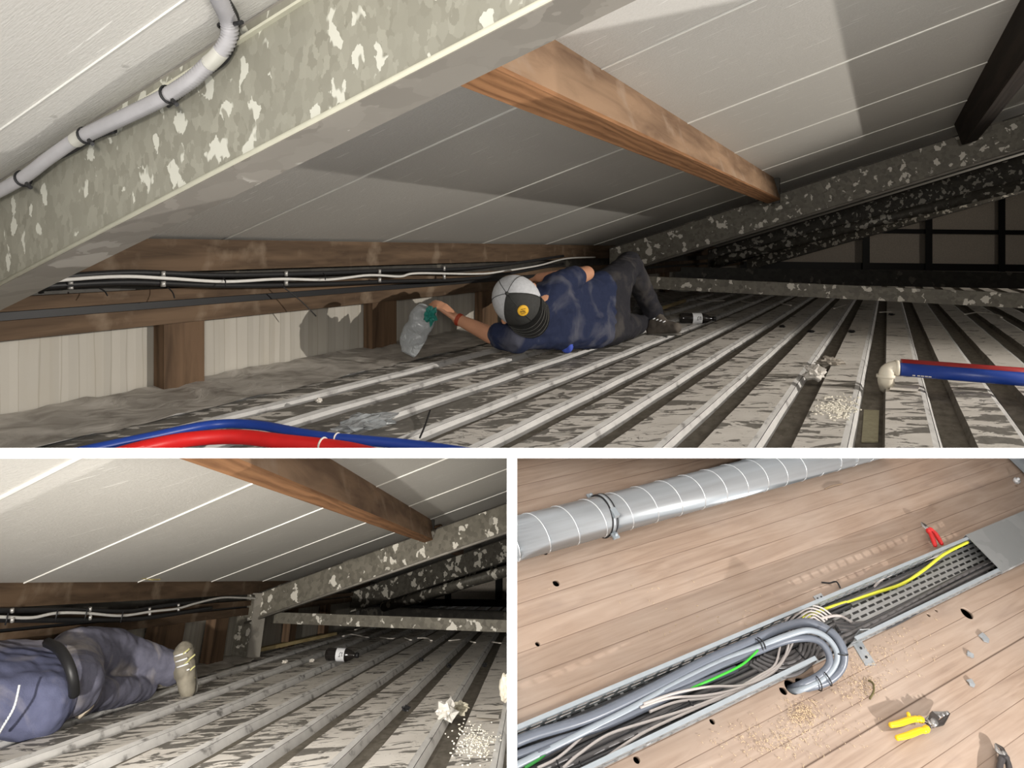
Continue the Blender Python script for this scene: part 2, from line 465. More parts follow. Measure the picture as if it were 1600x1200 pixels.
# --- galvanized rafter in the foreground (channel section)
def rafter(S, f, gap, u, skew, v0, v1, depth, fl, th, mats, label, side=1, lip=True):
    """channel rafter under the roof, running across the ribs from v0 (high) to v1 (eave)"""
    d = Vector((skew, 1, (f(1)-f(0))))
    a = Vector((u+skew*v0, v0, f(v0)-gap)); c = Vector((u+skew*v1, v1, f(v1)-gap))
    t = thing('steel_rafter', label, 'rafter', S, (c.x, c.y, c.z-depth))
    b = MB(); b.sweep(a, c, [(0, 0, 0), (th, 0, 0), (th, 0, -depth), (0, 0, -depth)]); b.build('web', mats[0], t)
    b = MB(); b.sweep(a, c, [(0, 0, -depth), (fl, 0, -depth), (fl, 0, -depth-th), (0, 0, -depth-th)]); b.build('bottom_flange', mats[1], t)
    b = MB(); b.sweep(a, c, [(0, 0, 0), (fl, 0, 0), (fl, 0, th), (0, 0, th)]); b.build('top_flange', mats[1], t)
    if lip:
        b = MB(); r = th*.9
        b.tube([a+Vector((-r*.5, 0, -depth)), c+Vector((-r*.5, 0, -depth))], r, 8)
        b.build('bottom_bead', mats[2], t)
    return t
r1 = rafter(A, roofA, .008, .98, 0, -1.6, 2.37, .256, .13, .006, (M_GALV1, M_FLANGE, M_LIP), 'large pale galvanized rafter crossing the foreground, cable conduit tied along it')
b = MB()
va, vb = -1.6, 2.37
b.sweep((.965, va, roofA(va)-.034), (.965, vb, roofA(vb)-.034), [(0, 0, 0), (.015, 0, .01), (.015, 0, -.004), (0, 0, -.006)])
b.build('top_bead', M_LIP, r1)
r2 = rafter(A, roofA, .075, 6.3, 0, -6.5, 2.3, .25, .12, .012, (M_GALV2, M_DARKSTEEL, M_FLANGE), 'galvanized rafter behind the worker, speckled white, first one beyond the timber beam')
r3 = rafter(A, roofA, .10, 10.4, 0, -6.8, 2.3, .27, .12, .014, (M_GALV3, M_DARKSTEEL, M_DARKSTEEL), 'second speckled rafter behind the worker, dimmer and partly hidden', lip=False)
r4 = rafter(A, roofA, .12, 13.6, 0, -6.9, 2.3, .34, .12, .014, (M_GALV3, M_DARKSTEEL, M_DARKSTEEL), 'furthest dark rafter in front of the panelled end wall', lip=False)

# --- timber beam (purlin) perpendicular to the roof
def beam(S, f, slope, v, d, w_, u0, u1, skew, label, mat=None):
    n = Vector((0, -slope, -1)).normalized(); s_ = Vector((0, 1, -slope)).normalized()
    p = Vector((0, v, f(v)))
    t = thing('timber_beam', label, 'beam', S, (u0, v, f(v)-d))
    b = MB(); b.sweep((u0, v, f(v)), (u1, v, f(v)), [n*0, n*d*.96, n*d+s_*w_*.06, n*d*.99+s_*w_*.94, n*d*.95+s_*w_, s_*w_])
    b.bm.faces.ensure_lookup_table()
    for k in (1, 2, 3): b.bm.faces[k].material_index = 1
    b.build('beam_body', [mat or M_WOOD, mat or M_WOODU], t)
    return t
beam(A, roofA, .307, .7675, .178, .105, .99, 5.7, 0, 'reddish brown timber beam under the roof, running from the pale rafter to the speckled one')
# end hanger of that beam
b = MB(); b.box((5.76, .79, roofA(.79)-.09), (.05, .12, .19)); tag(b.build('joist_hanger', M_DARKSTEEL, S=A), 'dark steel hanger at the far end of the timber beam', 'bracket')
# small piece of timber seen above the foreground rafter
b = MB(); b.sweep((.45, .56, roofA(.56)), (.96, .56, roofA(.56)), [(0, 0, 0), (0, 0, -.06), (0, .06, -.07), (0, .06, -.01)])
tag(b.build('timber_block', M_WOOD, S=A), 'short brown timber end above the conduit at the top of the pale rafter', 'timber')

beam(A, roofA, .307, -.53, .165, .105, .99, 6.1, 0, 'beam painted dark for its shade, under the roof at the top right corner of the upper view', mat=M_BEAMDK)
# --- eaves: purlin, steel strip, two rails, posts, cladding
def eaves(S, f, vw, ue, z, posts, prefix, u0=.3, scale=1.):
    """z: heights of the members above the deck"""
    n = thing('eaves_purlin', prefix+'thick brown timber along the eaves, chalk marked, directly under the roof', 'timber', S, (u0, vw-.09, z['p1']))
    MB().sweep((u0, vw-.09, 0), (ue, vw-.09, 0), [(0, 0, z['p1']), (0, 0, z['p0']), (0, .09, z['p0']-.03), (0, .09, z['p1'])]).build('timber_body', M_EAVE, n)
    n = thing('steel_channel', prefix+'dark steel channel along the eaves behind the cable run', 'channel', S, (u0, vw-.04, z['c1']))
    b = MB(); b.sweep((u0, vw-.02, 0), (ue, vw-.02, 0), [(0, 0, z['c1']), (0, 0, z['c0']), (0, .02, z['c0']), (0, .02, z['c1'])]); b.build('channel_web', M_DARKSTEEL, n)
    n = thing('timber_rail', prefix+'upper brown timber rail just below the cable run', 'rail', S, (u0, vw-.05, z['r1']))
    MB().sweep((u0, vw-.06, 0), (ue, vw-.06, 0), [(0, 0, z['r1']), (0, 0, z['r0']), (0, .06, z['r0']), (0, .06, z['r1'])]).build('rail_body', M_EAVE, n)
    n = thing('timber_rail', prefix+'lower brown timber rail resting on the short posts', 'rail', S, (u0, vw-.05, z['s1']))
    MB().sweep((u0, vw-.05, 0), (ue, vw-.05, 0), [(0, 0, z['s1']), (0, 0, z['s0']), (0, .055, z['s0']), (0, .055, z['s1'])]).build('rail_body', M_EAVE, n)
    for k, (a, c, lab) in enumerate(posts):
        b = MB(); b.box(((a+c)/2, vw-.02, z['s1']/2-.015), (c-a, .06, z['s1']+.028))
        tag(b.build('timber_post', M_POST, S=S), prefix+lab, 'post', None)
    b = MB(); b.box(((u0+ue)/2, vw+.03, .2), (ue-u0, .02, .95)); o = b.build('wall_eaves', M_WALL, S=S, clip=True)
    struct(o, 'pale ribbed cladding behind the eaves posts')
HZ = H1
eaves(A, roofA, VW, 14, dict(p0=HZ+.04, p1=HZ-.083, c0=HZ-.083, c1=HZ-.15, r0=HZ-.148, r1=HZ-.192, s0=HZ-.222, s1=HZ-.283),
      [(1.76, 1.94, 'short brown post under the rail, nearest to the camera'), (2.99, 3.20, 'short brown post under the rail beside the plastic bag'),
       (4.15, 4.36, 'short brown post under the rail behind the hand and cap of the worker'), (5.35, 5.55, 'far short post under the rail, hidden behind the worker'),
       (6.9, 7.1, 'far dark post under the rail beyond the worker'), (8.6, 8.8, 'furthest dark post under the rail')], 'upper view: ')
MB().box((7, VW-.02, HZ-.207), (13.6, .02, .03)).build('shadow_gap', M_BLACK, S=A)  # black filler painting the shade between the rails
tag(bpy.data.objects['shadow_gap'], 'black strip put in for the shade between the two timber rails in the upper view', 'gap')

# cable run along the eaves
def cable_run(S, vv, pix, r, mat, name, label, n=6):
    pts = catmull([S.v_(x, y, vv) for x, y in pix], n)
    return tag(MB().tube(pts, r, 8).build(name, mat, S=S), label, 'cable')
CR = [(60, 441), (90, 438), (187, 432), (262, 435), (352, 440), (439, 436), (513, 437), (577, 430), (625, 432), (653, 427), (747, 428), (785, 424), (841, 415), (885, 404), (930, 402)]
cable_run(A, VW-.13, CR, .0065, M_WHITECABLE, 'white_cable', 'white cable along the eaves tied to black conduits, upper view')
cable_run(A, VW-.105, [(60, 436), (200, 426), (350, 430), (500, 427), (600, 423), (750, 418), (880, 400)], .011, M_BLACK, 'black_conduit', 'upper of two black conduits behind the white cable, upper view')
cable_run(A, VW-.105, [(60, 448), (200, 441), (350, 446), (500, 444), (600, 440), (750, 434), (880, 412)], .011, M_BLACK, 'black_conduit', 'lower of two black conduits behind the white cable, upper view')
for k, (x, y0, y1) in enumerate([(110, 440, 452), (255, 424, 448), (447, 424, 446), (593, 421, 441), (694, 416, 436)]):
    p = A.v_(x, y0, VW-.12); q = A.v_(x, y1, VW-.12)
    t = thing('cable_clip', 'metal cable clip on the upper eaves, %s' % ['at far left', 'second from left', 'third from left, above the dangling tie', 'above the plastic bag', 'nearest to the cap'][k], 'clip', A, q, 'cable clips on the upper eaves')
    b = MB(); b.tube([p, p+(q-p)*.35], .008, 8); b.build('clip_head', M_CLIP, t)
    b = MB(); b.tube([q, q+(p-q)*.35], .009, 8); b.build('clip_foot', M_CLIP, t)
for k, (x, y, x2, y2) in enumerate([(155, 450, 168, 462), (262, 449, 273, 466), (442, 448, 494, 494), (505, 427, 508, 437), (348, 434, 352, 446)]):
    pts = catmull([A.v_(x, y, VW-.13), A.v_((x+x2)/2+2, (y+y2)/2-1, VW-.15), A.v_(x2, y2, VW-.17)], 4)
    tag(MB().tube(pts, .0025, 5).build('cable_tie', M_BLACK, S=A), 'black cable tie tail on the eaves cables, %s' % ['leftmost one', 'second one from the left', 'longest one, between two posts', 'tiny one right of the longest', 'small one at the cable dip'][k], 'cable tie', 'cable ties on the upper eaves')

# --- conduit on the foreground rafter
def corr(pts, r, amp, step, S, name, mat, parent):
    P = []; rest = 0.
    for a, c in zip(pts, pts[1:]):
        L = (c-a).length; q = rest
        while q < L: P.append(a.lerp(c, q/L)); q += step*.5
        rest = q-L
    rr = [r+(amp if k % 2 else 0) for k in range(len(P))]
    return MB().tube(P, rr, 10).build(name, mat, parent)
U0 = .945
ua = lambda x, y, u=U0: A.on(x, y, (1, 0, 0), u)
ct = thing('conduit', 'grey corrugated cable conduit tied to the top edge of the pale rafter', 'conduit', A, ua(150, 205))
sm = lambda L, u=U0: catmull([ua(x, y, u) for x, y in L], 8)
MB().tube(sm([(-40, 318), (0, 298), (40, 275), (75, 248), (112, 222), (122, 216)]), .0155, 12).build('smooth_tube', M_GREYTUBE, ct)
corr(sm([(130, 213), (165, 196), (200, 180), (260, 150), (300, 124), (328, 98)]), .0130, .0042, .0074, A, 'corrugated_tube', M_GREYTUBE, ct)
rf_ = lambda x, y: A.on(x, y, (0, .307, 1), RA-.018)
corr(catmull([ua(344, 82), ua(354, 68), ua(359, 50, .94), rf_(356, 26), rf_(344, 0), rf_(330, -30)], 8), .0130, .0042, .0074, A, 'corrugated_tube', M_GREYTUBE, ct)
MB().tube(sm([(118, 219), (125, 215), (134, 211)]), .0175, 12).build('coupling', plain((.50, .49, .44), .4), ct)
MB().tube(sm([(326, 100), (336, 91), (346, 80)]), .0165, 12).build('coupling', plain((.50, .49, .44), .4), ct)
cb = thing('black_cable', 'thin black cable running beside the grey conduit on the pale rafter', 'cable', A, ua(200, 195))
MB().tube(catmull([ua(x, y, .962) for x, y in [(20, 290), (60, 262), (110, 238), (150, 215), (180, 205)]], 6), .005, 8).build('cable_length', M_BLACK, cb)
MB().tube(catmull([ua(x, y, .962) for x, y in [(262, 165), (320, 118), (350, 96), (364, 70)]]+[rf_(x, y) for x, y in [(370, 34), (362, 12), (346, -12)]], 6), .006, 8).build('cable_length', M_BLACK, cb)
for k, (x, y, dx, dy, w_) in enumerate([(36, 279, 8, 11, 'lowest, at far left'), (134, 212, 7, 10, 'second from the left'), (263, 148, 9, 12, 'third, below the bend'), (357, 40, 14, -4, 'highest, beside the bend')]):
    t = thing('cable_tie', 'black cable tie round the grey conduit, ' + w_, 'cable tie', A, ua(x, y), 'cable ties on the grey conduit')
    ax = ua(x+(20 if k < 3 else 2), y-(12 if k < 3 else -20))-ua(x, y)
    MB().ring(ua(x, y), ax, .0185, .0028).build('loop', M_BLACK, t)
    MB().tube([ua(x+dx*.7, y+dy*.7, .925), ua(x+dx*1.5, y+dy*1.3, .92)], .0045, 6).build('tie_head', M_BLACK, t)

# --- steel tie across behind the worker, and items of the far end
p, q = A.dep(985, 440, 5.9), A.dep(1760, 478, 4.6)
b = MB(); b.sweep(p, q, [(0, 0, .05), (.05, 0, .05), (.05, 0, -.05), (0, 0, -.05)])
tag(b.build('steel_tie', M_GALV2, S=A), 'long galvanized tie bar running low across the deck at the right of the worker', 'bar')
p, q = A.dep(1000, 428, 9.5), A.dep(1800, 442, 8.4)
b = MB(); b.sweep(p, q, [(0, 0, .1), (.08, 0, .1), (.08, 0, -.1), (0, 0, -.1)])
tag(b.build('steel_tie', M_DARKSTEEL, S=A), 'dark tie bar behind the lighter one in the upper view', 'bar')
# panelled end wall
Yg = 15.
gab = thing('end_wall', 'dim panelled end wall with black posts at the far right of the attic', 'wall', A, A.dep(1480, 430, Yg))
gab['kind'] = 'structure'
G = lambda x, y, Y=Yg: A.dep(x, y, Y)
cols = [1180, 1353, 1451, 1565, 1690, 1830]
MB().box(G(1500, 330), (.1, .1, .1)).bm.free()
b = MB(); b.hexa([G(1150, 425), G(1900, 429), G(1900, 429, Yg+.1), G(1150, 425, Yg+.1), G(1150, 180), G(1900, 180), G(1900, 180, Yg+.1), G(1150, 180, Yg+.1)]); b.build('cladding', M_GABLE, gab)
for x in cols[1:]:
    b = MB(); b.hexa([G(x-5, 432, Yg-.25), G(x+6, 432, Yg-.25), G(x+6, 432, Yg-.1), G(x-5, 432, Yg-.1), G(x-5, 200, Yg-.25), G(x+6, 200, Yg-.25), G(x+6, 200, Yg-.1), G(x-5, 200, Yg-.1)]); b.build('post', M_BLACK, gab)
for y0, y1, dy in ((358, 365, 5), (411, 422, 6)):
    b = MB(); b.hexa([G(1150, y1-3, Yg-.2), G(1900, y1+dy, Yg-.2), G(1900, y1+dy, Yg-.1), G(1150, y1-3, Yg-.1), G(1150, y0-3, Yg-.2), G(1900, y0+dy, Yg-.2), G(1900, y0+dy, Yg-.1), G(1150, y0-3, Yg-.1)]); b.build('rail', M_BLACK, gab)
p, q = A.dep(1120, 408, 8.2), A.dep(1680, 268, 6.4)
tag(MB().tube([p, q], .055, 12).build('black_pipe', M_GALV3, S=A), 'dark mottled pipe running below the second rafter towards the worker', 'pipe')

# --- hoses at the bottom of the upper view
hz = lambda L, z_: catmull([A.z(x, y, z_) for x, y in L], 8)
hb = thing('blue_hose', 'blue insulated hose curving over the deck at the lower left, beside the red one', 'hose', A, A.z(340, 668, .0))
MB().tube(hz([(40, 726), (130, 705), (230, 684), (330, 664), (400, 664), (470, 677), (520, 684), (640, 695), (760, 712)], .05), .0135, 14).build('hose_cover', M_BLUE, hb)
hr = thing('red_hose', 'red insulated hose curving over the deck at the lower left, inside the blue one', 'hose', A, A.z(340, 690, .0))
MB().tube(hz([(130, 730), (195, 708), (260, 692), (320, 684), (380, 683), (440, 690), (540, 702), (620, 722)], .045), .020, 14).build('hose_cover', M_RED, hr)
MB().ring(A.z(527, 685, .05), A.z(560, 689, .05)-A.z(500, 681, .05), .0142, .0022).build('marking_band', M_PAPER, hb)
MB().ring(A.z(505, 697, .045), A.z(540, 702, .045)-A.z(470, 694, .045), .0208, .003).build('marking_band', M_PAPER, hr)
# --- pipes at right with a white elbow
h0 = .0645
bp = thing('blue_pipe', 'straight blue insulated pipe entering from the right above the deck', 'pipe', A, A.z(1500, 585, 0))
e0, e1 = A.dep(1406, 577, 2.80), A.dep(1700, 601, 2.6)
MB().tube([e0, e1], .0262, 16).build('pipe_cover', M_BLUE, bp)
d_ = (e1-e0).normalized()
for k, s0 in enumerate((.045, .062, .075, .088, .1)):
    c = e0+d_*s0+Vector((-.4677*.0, 0, 0))
    up = Vector((0, 0, 1)); side = d_.cross(up).normalized()
    if side.dot(c-Vector((0, 0, H1))) > 0: side = -side
    MB().box(c+side*.0205+up*(-.0165), (.010, .004, .004), Matrix((d_, side, up)).transposed()).build('white_mark', M_PAPER, bp)
rp = thing('red_pipe', 'straight red insulated pipe behind the blue one at right', 'pipe', A, A.z(1500, 577, 0))
MB().tube([A.dep(1408, 569, 2.88), A.dep(1700, 591, 2.68)], .022, 14).build('pipe_cover', M_REDDK, rp)
el = thing('pipe_elbow', 'white plastic elbow rising from the deck into the blue and red pipes', 'elbow', A, A.z(1386, 604, 0))
c0 = A.z(1386, 604, 0.); c0u = A.dep(1384, 590, 2.80); c1 = A.dep(1388, 578, 2.80); c2 = A.dep(1400, 574, 2.80); c3 = A.dep(1405, 576, 2.80)
MB().tube(catmull([c0, c0u, c1, c2], 6), [.03]*6+[.028]*6+[.026]*7, 14).build('elbow_body', M_CREAM, el)
MB().lathe(A.dep(1398, 575, 2.80), d_, [(0, 0), (0, .031), (.014, .031), (.014, 0)], 18).build('collar', M_CREAM, el)
MB().lathe(c0u, (0, 0, 1), [(0, 0), (0, .034), (.012, .034), (.012, 0)], 18).build('collar', M_CREAM, el)
b = MB(); b.hexa([A.z(1392, 600, 0.0), A.z(1436, 604, 0.0), A.z(1434, 612, 0.0), A.z(1390, 609, 0.0), A.z(1392, 600, .012), A.z(1436, 604, .012), A.z(1434, 612, .008), A.z(1390, 609, .008)])
tag(b.build('paper_sheet', M_PAPER, S=A), 'small pale sheet lying at the foot of the white elbow', 'sheet')

def crumple(S, c, r, name, mat, label, cat='scrap', jit=.5, flat=.5, **kw):
    b = MB(); b.ball((0, 0, 0), 1, sub=3)
    for v in b.bm.verts:
        n = noise.noise(v.co*2.3+Vector(c)*7)+.6*noise.noise(v.co*5.1+Vector(c)*3)
        v.co = Vector(c)+Vector((v.co.x*r[0], v.co.y*r[1], v.co.z*r[2]+r[2]*.7))*(1)+Vector((v.co.x*r[0], v.co.y*r[1], v.co.z*r[2]))*n*jit
    for f in b.bm.faces: f.smooth = False
    return tag(b.build(name, mat, S=S), label, cat, **kw)
def plastic(name='clear_plastic', col=(.8, .82, .82), alpha=.45):
    x = N(name); m = x.out(col, .25, 0, .6)
    x.b.inputs['Alpha'].default_value = alpha
    x.bump(x.noise(25, detail=4, dist=1.), .6, .02)
    return m
M_PLASTIC = plastic(); M_FROST = plastic('frosted_plastic', (.36, .38, .39), .7)
crumple(A, A.z(572, 668, 0), (.10, .055, .022), 'plastic_scrap', M_FROST, 'crumpled clear plastic film on the deck behind the hoses', 'scrap', .7)
for k, (x, y, r, w_) in enumerate([(376, 599, .013, 'below the eaves wall'), (498, 628, .012, 'in the middle of the left ribs'), (461, 602, .010, 'nearest to the left post gap')]):
    crumple(A, A.z(x, y, 0), (r, r, r*.7), 'white_crumb', M_PAPER, 'small white crumb of foam on the deck, ' + w_, 'crumb', .5, group='foam crumbs on the deck')
tag(MB().tube(catmull([A.z(656, 684, .004), A.z(664, 665, .006), A.z(672, 641, .012)], 4), .0028, 6).build('black_tie', M_BLACK, S=A), 'thin black tie lying across a rib in front of the worker', 'cable tie')

# flashing of crumpled sheet at the foot of the wall
def flashing(S, v0, v1, u0, u1, label):
    b = MB(); nu, nv = int((u1-u0)/.04), 8; g = []
    for i in range(nu+1):
        row = []
        for j in range(nv+1):
            u = u0+(u1-u0)*i/nu; v = v0+(v1-v0)*j/nv
            z = .006+.02*(j/nv)**2+.012*abs(noise.noise(Vector((u*5, v*9, 1))))+.008*noise.noise(Vector((u*14, v*18, 4)))
            row.append(b.bm.verts.new((u, v+.02*noise.noise(Vector((u*2, 3, v)))*(1-j/nv), max(z, .003))))
        g.append(row)
    for i in range(nu):
        for j in range(nv): b.bm.faces.new((g[i][j], g[i+1][j], g[i+1][j+1], g[i][j+1])).smooth = True
    x = N('crumpled_foil'); f = x.noise(7, detail=5, dist=1.)
    col = x.ramp(f, [(.3, (.20, .18, .155)), (.6, (.44, .41, .37)), (.85, (.60, .57, .53))])
    x.bump(f, .6, .02)
    return struct(b.build('trim_1', x.out(col, .6), S=S), label)
flashing(A, 2.05, 2.48, .9, 9, 'crumpled dusty sheet where the deck meets the cladding')
#PARTB
# --- bottle (shared shape)
M_BOTTLE = plain((.015, .013, .012), .12, spec=.6)
M_LABEL = plain((.75, .76, .78), .5)
def bottle(S, p, q, r, label):
    p, q = Vector(p), Vector(q); ax = (q-p).normalized(); L = (q-p).length
    t = thing('drink_bottle', label, 'bottle', S, (p+q)/2-Vector((0, 0, r)))
    MB().lathe(p, ax, [(0, 0), (0, r*.75), (L*.03, r*.95), (L*.12, r), (L*.30, r*.92), (L*.34, r), (L*.62, r), (L*.75, r*.8), (L*.88, r*.36), (L*.93, r*.34), (L*.93, 0)], 20).build('bottle_body', M_BOTTLE, t)
    MB().lathe(p, ax, [(L*.92, 0), (L*.92, r*.42), (L, r*.42), (L, 0)], 16).build('cap', M_BLACK, t)
    lb = MB().lathe(p, ax, [(L*.34, r*1.02), (L*.60, r*1.02)], 24).build('label_band', M_LABEL, t)
    side = (Vector((0, 0, S.H))-(p+q)/2); side = (side-ax*side.dot(ax)).normalized(); up = ax.cross(side)
    b = MB()
    for k, (a0, b0, a1, b1) in enumerate([(-.3, .3, .1, .35), (.1, .35, -.1, -.1), (-.1, -.1, .3, -.4), (.5, .3, .5, -.3), (.5, -.3, .8, -.3), (.8, -.3, .8, .3)]):
        c = (p+q)/2-ax*L*.03
        f = lambda a, bb: c+ax*(a*.11*L)+side*r*1.035*math.cos(bb*.9)+up*r*1.035*math.sin(bb*.9)
        b.tube([f(a0, b0), f(a1, b1)], r*.05, 5)
    b.build('printed_letter', M_BLACK, lb)
    return t
bottle(A, A.z(1062, 497, .04), A.z(1118, 498, .035), .040, 'dark plastic bottle with white label lying beyond the boots of the capped worker')

# debris line on the far deck
def strips(S, L, label, grp):
    for k, pl in enumerate(L):
        pts = catmull([S.z(x, y, .012) for x, y in pl], 4)
        tag(MB().tube(pts, .012, 5, flat=.4).build('foil_strip', M_PAPER, S=S), label % ['first', 'second', 'third', 'fourth', 'fifth', 'sixth', 'seventh', 'eighth'][k], 'strip', grp)
strips(A, [[(1085, 466), (1110, 470), (1132, 470)], [(1155, 470), (1178, 473)], [(1208, 472), (1236, 477)], [(1303, 482), (1313, 479), (1322, 476)],
           [(1375, 488), (1392, 487)], [(1508, 491), (1530, 488), (1555, 491), (1565, 496)]], '%s from the left of the pale foil strips on the upper deck', 'foil strips on the upper deck')
p = A.z(1003, 492, .03); q = A.z(1070, 470, .03)
tag(MB().tube([p, q], .018, 6).build('timber_batten', wood('yellow_batten', (.40, .30, .14), (.6, .48, .25)), S=A), 'thin yellow batten on the deck behind the capped worker', 'batten')
crumple(A, A.z(1274, 590, .0), (.05, .04, .03), 'foil_tangle', plain((.55, .52, .48), .4), 'torn shiny foil tangle on a rib left of the white elbow', 'scrap', .8)
crumple(A, A.z(1296, 570, .0), (.04, .05, .02), 'foil_tangle', plain((.30, .27, .23), .6), 'duller torn strip just behind the shiny foil tangle, upper view', 'scrap', .8)
for k, (x, y) in enumerate([(1222, 511), (1267, 519), (1331, 519), (1393, 492)]):
    crumple(A, A.z(x, y, .0), (.04, .02, .008), 'dark_debris', M_BLACK, 'dark flake of debris on the far ribs, %s in the upper view' % ['leftmost', 'second', 'third', 'rightmost'][k], 'debris', .6, group='dark flakes on the far ribs')
def grit(S, cx, cy, n, sx, sy, r, mat, name, label, zz=0., seed=1):
    rd = random.Random(seed); b = MB()
    for i in range(n):
        p = S.z(cx+rd.gauss(0, sx), cy+rd.gauss(0, sy), zz)
        b.ball(p+Vector((0, 0, r*.4)), (r*rd.uniform(.4, 1.3), r*rd.uniform(.4, 1.1), r*.6), Matrix.Rotation(rd.uniform(0, 3), 3, 'Z'), 1)
    return tag(b.build(name, mat, S=S), label, 'crumbs', kind='stuff')
M_CRUMB = plain((.72, .68, .58), .8)
grit(A, 1308, 638, 260, 16, 8, .005, M_CRUMB, 'foam_crumbs', 'scattered pale foam crumbs on the rib left of the white elbow', 0, 3)
M_MORTAR = plain((.36, .33, .22), .9, var=.3, scale=90)
b = MB(); b.hexa([A.z(1350, 642, -.029), A.z(1372, 643, -.029), A.z(1372, 692, -.029), A.z(1346, 692, -.029), A.z(1350, 640, -.024), A.z(1374, 641, -.024), A.z(1372, 690, -.024), A.z(1346, 690, -.024)])
tag(b.build('adhesive_patch', M_MORTAR, S=A), 'yellowish dried adhesive patch in the valley below the white elbow', 'patch')

# ================================================================ people
M_SKIN = plain((.47, .235, .14), .5, var=.10, scale=20)
def cloth(name, a, b_, dust, amt=.5, sc_=7):
    x = N(name)
    f = x.noise(sc_, detail=5, dist=.8)
    col = x.mix(x.noise(60), a, b_)
    d = x.ramp(x.noise(sc_*.7, x.map((1, 1.6, 1), (0, 0, .6)), 5, 1.2), [(.50, 0.), (.68, amt)])
    col = x.mix(d, col, dust)
    x.bump(x.math('ADD', f, x.math('MULTIPLY', x.noise(220), .25)), .35, .01)
    return x.out(col, .9, 0, .15)
M_SHIRT = cloth('blue_shirt', (.015, .021, .048), (.023, .030, .066), (.13, .13, .15), .5)
M_SHIRTB = cloth('blue_shirt_dusty', (.078, .085, .145), (.10, .108, .175), (.30, .28, .30), .8, 4)
M_TROUS = cloth('dark_trousers', (.016, .016, .020), (.028, .027, .032), (.10, .09, .08), .4)
M_TROUSB = cloth('grey_trousers', (.10, .10, .14), (.15, .15, .195), (.42, .38, .34), .6, 5)
M_SHOE = plain((.05, .045, .04), .7, var=.3)
M_SHOEB = plain((.20, .18, .14), .75, var=.5, scale=25)
M_SOLE = plain((.16, .15, .13), .8)
M_HAIR = plain((.02, .015, .012), .8)
def hand(b, wrist, dirf, palm_n, thumb_side, s=1., curl=.5, spread=.12):
    """palm and five bent fingers; dirf: wrist->fingers, palm_n: out of the palm, thumb_side: towards the thumb"""
    f = Vector(dirf).normalized(); n = Vector(palm_n); n = (n-f*n.dot(f)).normalized(); t = f.cross(n)
    if t.dot(Vector(thumb_side)) < 0: t = -t
    w_ = Vector(wrist)
    for k in range(4):
        b.capsule(w_+t*(.012-.008*k)*s, w_+f*.085*s+t*(.030-.020*k)*s, .014*s, .0125*s)
    for k, L in enumerate((.072, .080, .074, .058)):
        a = w_+f*.088*s+t*(.031-.0205*k)*s
        d0 = (f+t*spread*(1.5-k)*.5).normalized(); ang = 0
        for j, l in enumerate((.45, .32, .23)):
            ang += curl*(.7+.12*k)*(1 if j else .6)
            d = (d0*math.cos(ang)+n*math.sin(ang)).normalized()
            c = a+d*L*l*s; b.capsule(a, c, (.0095-.0008*j)*s, (.0088-.001*j)*s, 3); a = c
    a = w_+f*.025*s+t*.020*s
    for j, (l, dd) in enumerate(((.042, (f*.55+t*.75+n*.25)), (.034, (f*.8+t*.4+n*.4)), (.026, (f*.85+t*.1+n*.5)))):
        c = a+dd.normalized()*l*s; b.capsule(a, c, (.0125-.0015*j)*s, (.011-.0015*j)*s, 3); a = c
def chain(b, pts, rs):
    for (p, q), (r, r_) in zip(zip(pts, pts[1:]), zip(rs, rs[1:])): b.capsule(p, q, r, r_)
    return b
def shoe(S, root, ankle, heel, toe, w_, mat, sole_n, name='boot', laces=None):
    b = MB(); ankle, heel, toe = Vector(ankle), Vector(heel), Vector(toe)
    n = Vector(sole_n).normalized(); ax = (toe-heel).normalized(); mid = (heel+toe)/2; up = -n
    chain(b, [heel+up*w_*.55, mid+up*w_*.6, toe+up*w_*.42], [w_*.50, w_*.52, w_*.42])
    chain(b, [ankle, heel+up*w_*.7+ax*w_*.2], [w_*.50, w_*.55]); b.capsule(ankle, mid+up*w_*.8, w_*.46, w_*.42)
    b.remesh(.007, 3, .002, 40)
    o = b.build(name, mat, root)
    b = MB(); chain(b, [heel+up*w_*.12, mid+up*w_*.1, toe+up*w_*.12], [w_*.48, w_*.46, w_*.46])
    side = ax.cross(n)
    for v in b.bm.verts:
        d = (v.co-mid).dot(up); v.co += up*(w_*.1-d)*.75
    b.remesh(.007, 2); b.build('sole', M_SOLE, o)
    if laces:
        b = MB()
        for k in range(4):
            c = mid+up*w_*(1.05+.12*k)-ax*w_*(.02+.28*k)+laces*w_*.1
            b.tube([c-side*w_*.3+laces*w_*.2, c+up*w_*.06+laces*w_*.25, c+side*w_*.3+laces*w_*.2], .0035, 5)
        b.build('lace', M_LABEL, o)
    return o

# --- capped worker in the upper view
P = A.dep
per = thing('person', 'person in a two-tone cap and dusty navy T-shirt lying down, reaching into the eaves', 'person', A, A.z(870, 558))
shL, shR = P(806, 527, 3.38), P(868, 447, 3.52)
neck = P(832, 492, 3.36); head = P(815, 476, 3.22)
wL, wR = P(920, 520, 3.72), P(918, 458, 3.85)
hipC = P(955, 480, 4.0); hR, hL = P(962, 440, 4.08), P(955, 512, 4.0)
elL = P(768, 524, 3.42); wrL = P(714, 498, 3.50)
elR = P(917, 427, 3.72); wrR = P(842, 434, 3.80)
kR, aR = P(984, 412, 4.5), P(1022, 490, 4.62)
kL, aL = P(990, 508, 4.45), P(1000, 506, 4.6)
toc = Vector((0, 0, H1))-head; toc.normalize()
fl = A.R @ Vector((-1, 0, 0)); upv = Vector((0, 0, 1)); fw = A.R @ Vector((0, 1, 0)); rt = -fl
b = MB()
b.ball(head, (.082, .082, .098), sub=3); b.ball(head+fw*.03-upv*.03+fl*.01, (.065, .065, .085), sub=3)
chain(b, [head, neck+fw*.02], [.055, .060])
